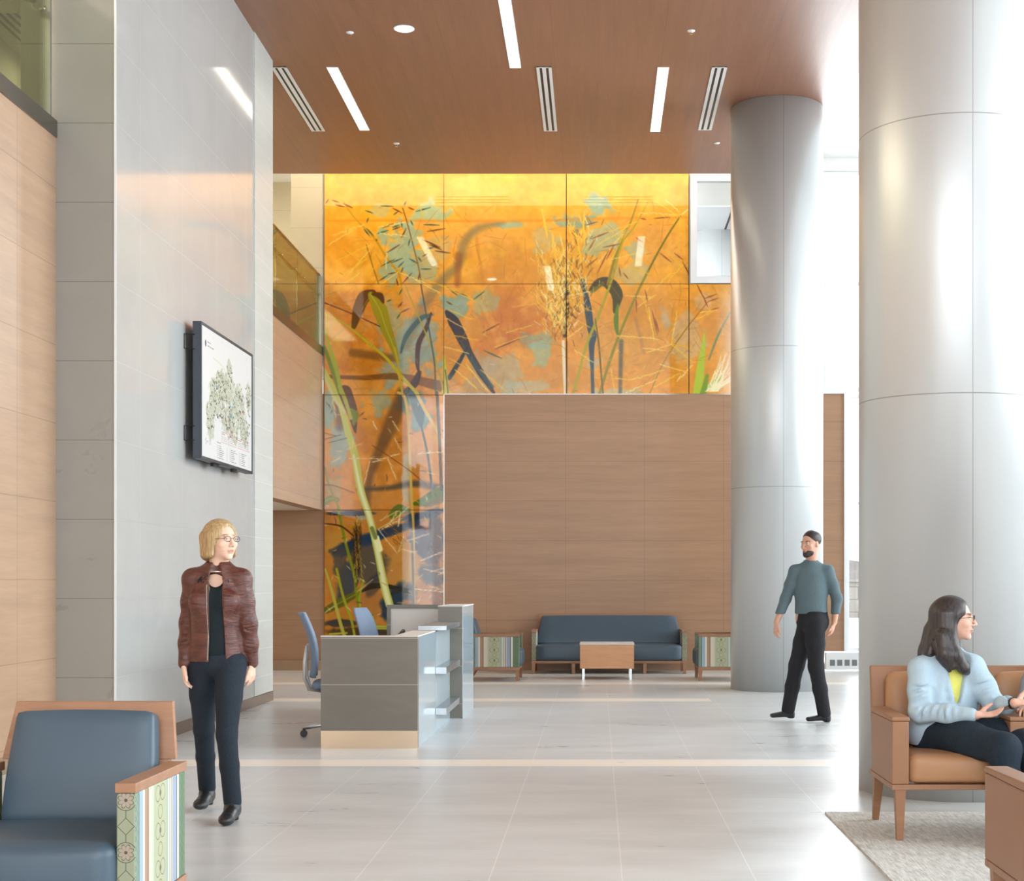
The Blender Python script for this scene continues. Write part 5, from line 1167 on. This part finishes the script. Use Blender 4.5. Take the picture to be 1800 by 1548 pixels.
# ================= walking woman (local origin on the floor, x to the right of the photo, camera towards -y)
def walking_woman():
    t = thing('person', 'person walking in brown leather jacket, black top and dark trousers with a blonde bob', 'person', (-2.165, 8.55, 0))
    hc = (0.030, -0.005, 1.575); ax = frame(math.radians(50), math.radians(-3)); s = 0.98
    hipL, hipR = A3(-0.085,0.02,0.90), A3(0.085,-0.01,0.90); knL, knR = A3(-0.095,0.10,0.50), A3(0.085,-0.10,0.49)
    anL, anR = A3(-0.155,0.40,0.115), A3(0.110,-0.07,0.10)
    shL, shR = A3(-0.136,0.015,1.362), A3(0.146,-0.005,1.362); elL, elR = A3(-0.172,0.045,1.11), A3(0.187,-0.01,1.11)
    wrL, wrR = A3(-0.170,-0.04,0.885), A3(0.196,0.04,0.885)
    F_ = SDF((-0.36,-0.40,-0.02), (0.36,0.62,1.74), 0.0045)
    head(F_, hc, ax, s, neck=A3(0.012,0.015,1.40))
    F_.ecap((0.005,0.01,1.33),(0.005,0.0,1.16),(0.115,0.062),(0.11,0.075),(1,0,0),.03); F_.ecap((0,0,1.16),(0,0.01,0.94),(0.115,0.08),(0.145,0.09),(1,0,0),.05)
    F_.cap(shL,shR,.034,.034,.03)
    for sh, el, wr in ((shL,elL,wrL),(shR,elR,wrR)): F_.chain([sh,el,wr],[.042,.034,.023],.02)
    for hp, kn, an in ((hipL,knL,anL),(hipR,knR,anR)): F_.chain([hp,kn,an],[.075,.048,.035],.03)
    F_.cap(anL, anL+A3(0,-0.06,-0.065), .026,.020,.01); F_.cap(anR, anR+A3(0.0,-0.06,-0.065), .026,.020,.01)
    hand(F_, wrL, (0.05,-0.05,-1), (1,0.1,0.1), (0.1,-1,0), 0.95, .28, thumb=(.85,.42,.2)); hand(F_, wrR, (0.0,0.06,-1), (-1,0.2,0.1), (0,-1,0.1), 0.95, .32, thumb=(.85,.42,.2))
    F_.mesh('body', M['skin'], t, facecol(hc, ax, s, (232,192,168), (190,96,90), (130,98,66)))
    # trousers
    T = SDF((-0.3,-0.36,0.05), (0.3,0.55,1.05), 0.006); T.ecap((0,0.01,1.02),(0,0.01,0.90),(0.135,0.098),(0.158,0.108),(1,0,0),.03)
    for hp, kn, an in ((hipL,knL,anL),(hipR,knR,anR)): T.chain([hp+A3(0,0,-.02),(hp+kn)/2,kn,kn*.55+an*.45,an+A3(0,.0,.01)],[.092,.074,.058,.053,.050],.018)
    T.ell((-.06,.07,.90),(.09,.07,.09),.04); T.ell((.06,.05,.90),(.09,.07,.09),.04); T.plane((0,0,1),1.01); T.mesh('trousers', cloth('dark_denim', (34,42,52), .8, .2, 120), t)
    # top
    T = SDF((-0.26,-0.24,0.9), (0.26,0.24,1.46), 0.006); T.ecap((0.005,0.0,1.33),(0.005,-0.005,1.16),(0.135,0.088),(0.122,0.094),(1,0,0),.04); T.ecap((0,0,1.16),(0,0.0,0.97),(0.122,0.092),(0.142,0.104),(1,0,0),.04)
    for q in (-1,1): T.ell((q*.065+.005,-.068,1.235),(.06,.045,.06),.04)
    T.ell((0.01,-0.10,1.375),(.072,.075,.075),.01,sub=True); T.ell((0.01,-0.01,1.43),(.085,.10,.075),.01,sub=True)
    T.mesh('top', cloth('black_knit', (24,34,38), .85, .15, 160), t)
    # jacket, open at the front
    J = SDF((-0.36,-0.26,0.82), (0.36,0.26,1.50), 0.0055); J.ecap((0.003,0.01,1.325),(0.003,0.0,1.17),(0.140,0.094),(0.132,0.104),(1,0,0),.05); J.ecap((0,0,1.17),(0,0.005,0.90),(0.136,0.104),(0.162,0.120),(1,0,0),.05)
    for q in (-1,1): J.ell((q*.075+.005,-.07,1.235),(.068,.05,.065),.04)
    J.ecap((0.01,0.012,1.385),(0.01,0.018,1.425),(0.076,0.070),(0.068,0.064),(1,0,0),.015)
    # creases round the elbows
    def sleeves():
        for sh, el, wr in ((shL,elL,wrL),(shR,elR,wrR)):
            J.cap(A3(.01,.012,1.405), sh, .045, .052, .03); J.chain([sh,sh*.5+el*.5,el,el*.5+wr*.5,wr+A3(0,0,.0)],[.055,.050,.046,.041,.034],.03)
    for q in (-1,1): J.cap(A3(.01,.012,1.41), A3(q*.135,.01,1.362), .045,.050,.03)
    J.ecap((.01,.012,1.40),(.005,.008,1.31),(.088,.078),(.140,.092),(1,0,0),.03)
    R = np.random.RandomState(4)
    J.ecap((0.01,0.012,1.46),(0.01,0.012,1.37),(0.060,0.056),(0.056,0.050),(1,0,0),.008,True)
    J.ecap((0,0,1.34),(0,0,0.80),(0.126,0.080),(0.150,0.104),(1,0,0),.004,True)
    J.ecap((0.012,-0.12,1.44),(0.020,-0.12,1.33),(0.040,0.08),(0.036,0.09),(1,0,0),.01,True); J.ecap((0.020,-0.14,1.33),(0.035,-0.14,0.80),(0.036,0.09),(0.052,0.10),(1,0,0),.01,True)
    J.plane((0,0,-1),-0.895); sleeves()
    for sh, el, wr in ((shL,elL,wrL),(shR,elR,wrR)):
        for q in range(10):
            p = el+(wr-el)*(q-3)*0.105; sx = 1 if el[0] > 0 else -1; J.cap(p+A3(sx*.05,-.040,R.uniform(-.014,.014)), p+A3(-sx*.012,-.048,R.uniform(-.014,.014)), .005,.004,.008,True)
    J.mesh('jacket', leatherm('brown_leather_jacket', (112,62,50), (62,30,24), .34), t)
    bm = BM(); tube(bm, [(-0.022,-0.118,1.33),(-0.020,-0.122,1.2),(-0.012,-0.118,1.05),(-0.014,-0.126,0.91)], .0035, 6); obj('zip', bm, M['chrome'], t)
    # boots
    for an, dy, rz_ in ((anL,-.0,0),(anR,0,0)):
        B_ = SDF(tuple(an+A3(-.09,-.26,-.13)), tuple(an+A3(.09,.12,.10)), .005)
        B_.cap(an+A3(0,.0,.055), an+A3(0,0,-.03), .044,.044,.02); B_.ecap(an+A3(0,.0,-.04),an+A3(.0,-.135,-.066),(.040,.046),(.042,.032),(1,0,0),.03); B_.ell(an+A3(0,-.155,-.070),(.040,.05,.028),.02); B_.cap(an+A3(0,.035,-.05),an+A3(0,.032,-.088),.027,.027,.01)
        B_.plane((0,0,-1),-(an[2]-.098)); B_.mesh('boot', M['bootl'], t)
    # hair: chin length bob parted away from the face
    r, f, u = ax; C = np.array(hc); L = lambda a,b,d: C+(r*a+f*b+u*d)*s; Rr = np.array([r,f,u])
    H = SDF((-0.16,-0.2,1.38), (0.2,0.2,1.74), .0045); H.ell(L(0,-0.018,0.042),(.088,.105,.090),.02,Rr)
    for q in (-1,1): H.ecap(L(q*.070,-.028,.03),L(q*.078,-.030,-.075),(.020,.066),(.024,.056),r,.03)
    H.ecap(L(0,-.085,.03),L(0,-.092,-.085),(.074,.034),(.070,.030),r,.03)
    H.ell(L(0,.100,-.045),(.060,.075,.085),.012,Rr,True); H.ell(L(.004,.130,.028),(.070,.080,.085),.012,Rr,True); H.ell(L(0,-.01,-.06),(.050,.075,.075),.01,Rr,True)
    H.mesh('hair', streak('blonde_hair', (206,178,132), (150,118,76)), t)
    glasses(t, L, s)
    bm = BM(); pts = [(0.012+0.062*math.cos(a), 0.0+0.066*math.sin(a)*-1, 1.392+0.012*math.sin(a)) for a in np.linspace(0.1,PI-0.1,12)]; tube(bm, pts, .004, 8); obj('necklace', bm, M['chrome'], t, True)
def glasses(t, L, s, name='glasses', dark=True):
    bm = BM()
    for q in (-1,1):
        pts = [L(q*.031+.022*math.cos(a), .108-abs(.022*math.cos(a)*.12), .006+.015*math.sin(a)) for a in np.linspace(0,2*PI,17)]; tube(bm, pts, .0014, 6, False)
        tube(bm, [L(q*.053,.104,.010),L(q*.072,.06,.010),L(q*.077,.0,.006)], .0014, 6)
    tube(bm, [L(-.009,.108,.010),L(.009,.108,.010)], .0014, 6); obj(name, bm, M['black'], t)
def leatherm(name, a, b, rough):
    g = G(name, rough, 0, 0.6); nz = g.noise((3,3,14), 3.0, 5, 0.65, dist=1.4); n2 = g.noise((1,1,1), 120, 2)
    g.color(g.mix(g.rng(nz,0.3,0.7,0,1), srgb(*b), srgb(*a))); g.bump(g.m('ADD', nz, g.m('MULTIPLY', n2, .1)), 0.45, 0.012); return g.mat
M['bootl'] = plain('black_boot_leather', (34,34,36), 0.35, 0, .1, 40)
walking_woman()

# ================= walking man, striding towards the left of the photo
def walking_man():
    t = thing('person', 'bearded person walking in teal grey shirt and black trousers past the far column', 'person', (2.05, 14.5, 0))
    hc = (-0.005,-0.02,1.705); ax = frame(math.radians(-48), math.radians(4)); s = 1.03
    hipN, hipF = A3(0.02,-0.09,0.97), A3(-0.01,0.07,0.97)
    knN, knF = A3(0.035,-0.09,0.53), A3(-0.13,0.06,0.54); anN, anF = A3(0.115,-0.07,0.105), A3(-0.215,0.04,0.13)
    shA, shB = A3(-0.150,0.02,1.445), A3(0.155,-0.03,1.445); elA, elB = A3(-0.240,0.03,1.18), A3(0.245,-0.03,1.18); wrA, wrB = A3(-0.335,-0.03,0.955), A3(0.215,-0.06,0.955)
    F_ = SDF((-0.52,-0.34,-0.02), (0.42,0.32,1.88), .005); head(F_, hc, ax, s, neck=A3(0.0,0.0,1.50), female=False)
    F_.ecap((0,0,1.39),(0,0,1.2),(.13,.07),(.125,.085),(1,-.2,0),.03); F_.ecap((0,0,1.2),(0,0,.98),(.14,.09),(.15,.10),(1,-.2,0),.05)
    for sh, el, wr in ((shA,elA,wrA),(shB,elB,wrB)): F_.chain([sh,el,wr],[.05,.04,.027],.02)
    for hp, kn, an in ((hipN,knN,anN),(hipF,knF,anF)): F_.chain([hp,kn,an],[.08,.052,.038],.03)
    hand(F_, wrA, (-0.15,-0.1,-1), (0.9,0.3,0), (-0.3,-1,0), 1.05, .35, thumb=(.8,.5,.2)); hand(F_, wrB, (-0.25,-0.1,-1), (-0.9,0.3,0), (-.4,-1,0), 1.05, .35, thumb=(.8,.5,.2))
    F_.mesh('body', M['skin'], t, facecol(hc, ax, s, (214,162,138), (176,96,86), (46,34,28)))
    T = SDF((-0.34,-0.3,.04),(0.3,0.3,1.12),.0065); T.ecap((0.01,0,1.08),(0.01,0,.97),(.146,.112),(.155,.122),(1,-.2,0),.03)
    for hp, kn, an in ((hipN,knN,anN),(hipF,knF,anF)): T.chain([hp,(hp+kn)/2,kn,kn*.5+an*.5,an+A3(0,0,-.02)],[.104,.090,.074,.068,.064],.03)
    T.ell((.06,-.03,.95),(.10,.11,.10),.04); T.plane((0,0,1),1.06); T.mesh('trousers', cloth('black_trousers', (40,40,44), .85, .15, 120), t)
    J = SDF((-0.42,-0.3,.95),(0.4,0.3,1.58),.006); J.ecap((0,0,1.40),(0,0,1.25),(.160,.108),(.150,.118),(1,-.2,0),.05); J.ecap((0,0,1.25),(0,0,1.05),(.150,.116),(.156,.126),(1,-.2,0),.05)
    for sh in (shA, shB): J.cap(A3(0,0,1.495), sh, .052,.058,.04)
    J.ecap((0,0,1.475),(0,0,1.38),(.098,.088),(.150,.100),(1,0,0),.03)
    for sh, el, wr in ((shA,elA,wrA),(shB,elB,wrB)): J.chain([sh,sh*.5+el*.5,el,el*.3+wr*.7],[.062,.058,.052,.045],.025)
    J.ecap((-.002,-.004,1.475),(-.002,-.006,1.52),(.082,.076),(.070,.068),(1,0,0),.012); J.ecap((0,-.006,1.58),(0,-.006,1.46),(.060,.060),(.054,.054),(1,0,0),.006,True)
    R = np.random.RandomState(8)
    for q in range(8):
        z = 1.08+q*.045; J.cap((R.uniform(-.12,0),-.15,z),(R.uniform(0,.14),-.145,z+R.uniform(.01,.04)),.008,.006,.012,True)
    J.plane((0,0,-1),-1.035); J.mesh('shirt', cloth('teal_grey_shirt', (96,114,120), .8, .1, 120), t)
    for an, ps in ((anN,0),(anF,1)):
        B_ = SDF(tuple(an+A3(-.27,-.13,-.13)), tuple(an+A3(.12,.12,.08)), .0055); d = nrm((-1,-.25,-.0)); B_.cap(an+A3(.02,0,.02), an+A3(.01,0,-.045), .040,.040,.02)
        B_.ecap(an+A3(.015,0,-.055),an+d*.16+A3(0,0,-.072),(.040,.034),(.042,.022),(d[1],-d[0],0),.03); B_.cap(an+A3(.03,0,-.06),an+A3(.03,0,-.08),.034,.034,.02); B_.plane((0,0,-1),-(an[2]-.103))
        o = B_.mesh('shoe', M['bootl'], t)
    r, f, u = ax; C = np.array(hc); L = lambda a,b,d: C+(r*a+f*b+u*d)*s; Rr = np.array([r,f,u])
    H = SDF((-0.16,-0.2,1.5),(0.2,0.2,1.88),.0055); H.ell(L(0,-.022,.045),(.083,.100,.088),.02,Rr); H.ell(L(0,.098,-.004),(.10,.062,.080),.012,Rr,True); H.ell(L(0,.02,-.075),(.12,.12,.085),.012,Rr,True); H.ell(L(0,-.01,-.0),(.066,.086,.10),.01,Rr,True)
    H.mesh('hair', streak('dark_brown_hair', (62,50,44), (34,26,22)), t)
    H = SDF((-0.16,-0.2,1.5),(0.2,0.2,1.88),.0045); H.ell(L(0,.036,-.070),(.056,.058,.050),.02,Rr); H.ell(L(0,.074,-.100),(.034,.024,.024),.02,Rr)
    H.ell(L(0,.112,-.052),(.026,.030,.013),.008,Rr,True); H.ell(L(0,.02,-.004),(.09,.12,.035),.008,Rr,True); H.ell(L(0,.03,-.045),(.044,.046,.060),.006,Rr,True)
    H.mesh('beard', streak('dark_beard', (70,50,42), (36,26,22)), t)
walking_man()

# ================= seated people
def seated(label, loc, yaw, pitch, skin, hair, top, inner, legs, lower, armN, armF, long=True, wide=1.0, z0=0.0):
    t = thing('person', label, 'person', loc); hc, shN, shF, pel, chest = lower['head'], lower['shN'], lower['shF'], lower['pel'], lower['chest']
    ax = frame(yaw, pitch); s = 0.98; nk = lower['neck']
    F_ = SDF(lower['lo'], lower['hi'], .0048); head(F_, hc, ax, s, neck=nk)
    xd = lower['xd']; F_.ecap(nk+A3(0,0,-.10), chest, (.12,.07),(.12,.085), xd, .03); F_.ecap(chest, pel, (.13,.09),(.15,.11), xd, .05)
    for (sh, arm) in ((shN,armN),(shF,armF)): F_.chain([sh,arm['el'],arm['wr']],[.045,.037,.025],.02); hand(F_, arm['wr'], arm['d'], arm['n'], arm['l'], .95, arm.get('curl',.3), arm.get('spread',.12), arm.get('thumb',(.6,.75,.2)))
    for hp, kn, an in legs: F_.chain([hp,kn,an],[.08,.055,.04],.03); F_.cap(an, an+A3(.03,-.10,-.05), .035,.028,.02)
    F_.mesh('body', M['skin'], t, facecol(hc, ax, s, skin, (188,92,86), (52,40,36)))
    T = SDF(lower['lo'], lower['hi'], .007)
    T.ecap(pel+A3(0,0,.03), pel+A3(0,-.02,-.02), (.165,.12),(.175,.12), xd, .04)
    for hp, kn, an in legs: T.chain([hp,(hp+kn)/2+A3(0,0,.01),kn,kn*.5+an*.5,an+A3(0,0,.03)],[.098*wide,.092*wide,.078*wide,.062,.052],.035)
    T.plane((0,0,-1),-.09); T.mesh('trousers', cloth(top[2]+'_trousers', legs_col, .85, .2, 120), t)
    J = SDF(lower['lo'], lower['hi'], .0065)
    J.ecap(nk+A3(0,.0,-.02), nk+A3(0,0,-.12), (.080,.074),(.145,.10), xd, .03); J.ecap(nk+A3(0,0,-.115), chest, (.148*wide,.10*wide),(.150*wide,.118*wide), xd, .06)
    for sh in (shN, shF): J.cap(nk+A3(0,0,-.02), sh, .050,.058,.04); J.ecap(chest, pel+A3(0,0,.02), (.158*wide,.122*wide),(.182*wide,.142*wide), xd, .05)
    for (sh, arm) in ((shN,armN),(shF,armF)):
        el, wr = arm['el'], arm['wr']; cu = arm.get('cuff', .93); J.chain([sh,sh*.5+el*.5,el,el+(wr-el)*.5,el+(wr-el)*cu],[.066*wide,.060*wide,.054,.047,.037],.035)
    R = np.random.RandomState(12)
    for arm, sh in ((armN,shN),(armF,shF)):
        el, wr = arm['el'], arm['wr']
        for q in range(6):
            p = el+(wr-el)*(q*.13); J.cap(p+A3(R.uniform(-.02,.0),-.05,-.05), p+A3(R.uniform(0,.02),-.045,.055), .005,.004,.028,True)
        for q in range(4):
            p = el+(sh-el)*(.1+q*.16); J.cap(p+A3(-.06,-.05,R.uniform(-.03,.01)), p+A3(.05,-.055,R.uniform(0,.05)), .004,.003,.030,True)
    for q in range(7):
        x = R.uniform(-.10,.10); J.cap(chest+A3(x,-.14,R.uniform(-.02,.10)), pel+A3(x+R.uniform(-.03,.06),-.17,R.uniform(0,.1)), .010,.006,.02,True)
    if inner:
        c0 = lower['open']; J.ecap(c0[0], c0[1], (.080,.12),(.012,.08), xd, .008, True)
    J.plane((0,0,-1),-(pel[2]-.045)); J.mesh('cardigan' if inner else 'shirt', cloth(top[2], top[0], .85, .06, 220, .2, .18), t)
    if inner:
        T = SDF(lower['lo'], lower['hi'], .006); T.ecap(nk+A3(0,0,-.10), chest, (.135,.090*wide),(.135,.108*wide), xd, .05); T.ell(nk+A3(.03,-.05,.00),(.075,.08,.07),.01,sub=True)
        T.mesh('top', cloth('yellow_top', inner, .8, .05, 200), t)
    for hp, kn, an in legs:
        d = nrm((.25,-1,0)); B_ = SDF(tuple(an+A3(-.15,-.27,-.13)), tuple(an+A3(.2,.12,.08)), .006); B_.cap(an+A3(0,0,.01), an+A3(0,.01,-.04), .038,.038,.02); B_.ecap(an+A3(0,.01,-.055),an+d*.15+A3(0,0,-.07),(.036,.03),(.038,.020),(d[1],-d[0],0),.03)
        B_.plane((0,0,-1),-(an[2]-.09)); B_.mesh('shoe', M['bootl'], t)
    r, f, u = ax; C = np.array(hc); L = lambda a,b,d: C+(r*a+f*b+u*d)*s; Rr = np.array([r,f,u])
    H = SDF(tuple(C+A3(-.26,-.24,-.40)), tuple(C+A3(.26,.24,.16)), .0048); H.ell(L(0,-.022,.044),(.087,.104,.090),.02,Rr)
    if long:
        H.ecap(L(0,-.075,.03),L(0,-.135,-.18),(.080,.052),(.098,.046),r,.04); H.chain([L(.02,-.12,-.06),L(.03,-.165,-.17),L(.03,-.20,-.215)],[.05,.034,.012],.03)
        for q in (-1,1):
            H.ecap(L(q*.070,-.035,.03),L(q*.082,-.030,-.12),(.022,.055),(.030,.050),r,.03); H.chain([L(q*.080,-.030,-.10),L(q*.086,.005,-.19),L(q*.070,.045,-.26),L(q*.050,.060,-.285)],[.040,.038,.030,.018],.025)
            H.chain([L(q*.095,-.06,-.08),L(q*.105,-.05,-.18),L(q*.10,-.01,-.25)],[.03,.034,.020],.02)
        R = np.random.RandomState(3)
        for q in range(16):
            a = R.uniform(-.1,.1); H.chain([L(a,-.10,-.12),L(a*1.15,-.12+abs(a)*.5,-.20),L(a*1.1+.01,-.10+abs(a)*.8,-.275+R.uniform(-.02,.02))],[.016,.014,.006],.008)
    H.ell(L(0,.106,-.045),(.074,.074,.088),.012,Rr,True); H.ell(L(0,.126,.036),(.066,.070,.076),.012,Rr,True); H.ell(L(0,.0,-.09),(.048,.075,.085),.01,Rr,True)
    H.mesh('hair', streak(hair[0], hair[1], hair[2], .35), t)
    return t, L, s
legs_col = (34,46,58)
Z = 0.013
low = dict(head=A3(.050,.06,1.130), neck=A3(.015,.105,.965), chest=A3(.005,.10,.72), pel=A3(0.0,.10,.505), shN=A3(-.135,.03,.865), shF=A3(.145,.055,.875), xd=(1,.10,0), lo=(-.33,-.75,0), hi=(.62,.34,1.31), open=(A3(.06,-.04,.95), A3(.05,-.05,.70)))
legsW = [(A3(-.06,.05,.515),A3(.20,-.38,.485),A3(.22,-.42,.115)),(A3(.10,.06,.515),A3(.37,-.30,.49),A3(.36,-.42,.115))]
armN = dict(el=A3(-.155,-.03,.645), wr=A3(.105,-.18,.640), d=(.95,-.15,.05), n=(.0,-.25,1), l=(.3,1,.2), curl=.22, cuff=.92, thumb=(.75,.65,.45))
armF = dict(el=A3(.250,-.02,.670), wr=A3(.300,-.20,.705), d=(.95,-.10,.05), n=(-.3,-.25,.9), l=(.2,.8,.5), curl=.20, cuff=.86, thumb=(.6,.6,.6))
seatX, seatY = 1.86, 8.02
pw, L_, s_ = seated('seated person in pale blue cardigan and glasses with long dark hair, talking with open hands', (seatX, seatY, Z), math.radians(72), math.radians(-2), (226,178,156),
    ('dark_brown_long_hair', (74,64,62), (34,30,32)), ((178,200,214), None, 'pale_blue_cardigan'), (232,226,116), legsW, low, armN, armF, True, 1.04)
glasses(pw, L_, s_)
bm = BM(); w_ = armF['wr']; e_ = armF['el']; dd = nrm(w_-e_); c0 = w_-dd*.010; tube(bm, [c0-dd*.008, c0+dd*.008], .031, 20); obj('watch', bm, M['black'], pw)
bm = BM()
for q in (-1,1): tube(bm, [L_(q*.080,-.002,-.040), L_(q*.082,-.002,-.055)], .003, 8)
obj('earring', bm, M['chrome'], pw)
legs_col = (60,62,70)
low2 = dict(low); low2['head'] = A3(0.02,.06,1.14); low2['neck'] = A3(0,.09,.975); low2['xd'] = (1,0,0)
legs2 = [(A3(-.09,.05,.515),A3(-.06,-.42,.485),A3(-.06,-.44,.115)),(A3(.09,.05,.515),A3(.16,-.42,.485),A3(.16,-.44,.115))]
a1 = dict(el=A3(-.185,.05,.690), wr=A3(-.265,-.165,.675), d=(-.35,-.9,-.06), n=(0,.05,-1), l=(.9,-.2,0), curl=.24, cuff=-.15 if False else .12, thumb=(.75,.6,.1))
a2 = dict(el=A3(.20,.02,.66), wr=A3(.10,-.20,.60), d=(-.4,-.9,-.1), n=(0,.1,-1), l=(-1,0,0), curl=.25, cuff=.3)
seated('person in a grey shirt at the right edge, hand resting on the seat\'s middle arm', (2.50, 8.06, Z), math.radians(-60), 0, (214,172,152), ('brown_hair', (90,66,50), (50,36,28)), ((150,152,158), None, 'grey_shirt'), None, legs2, low2, a1, a2, False, 1.0)
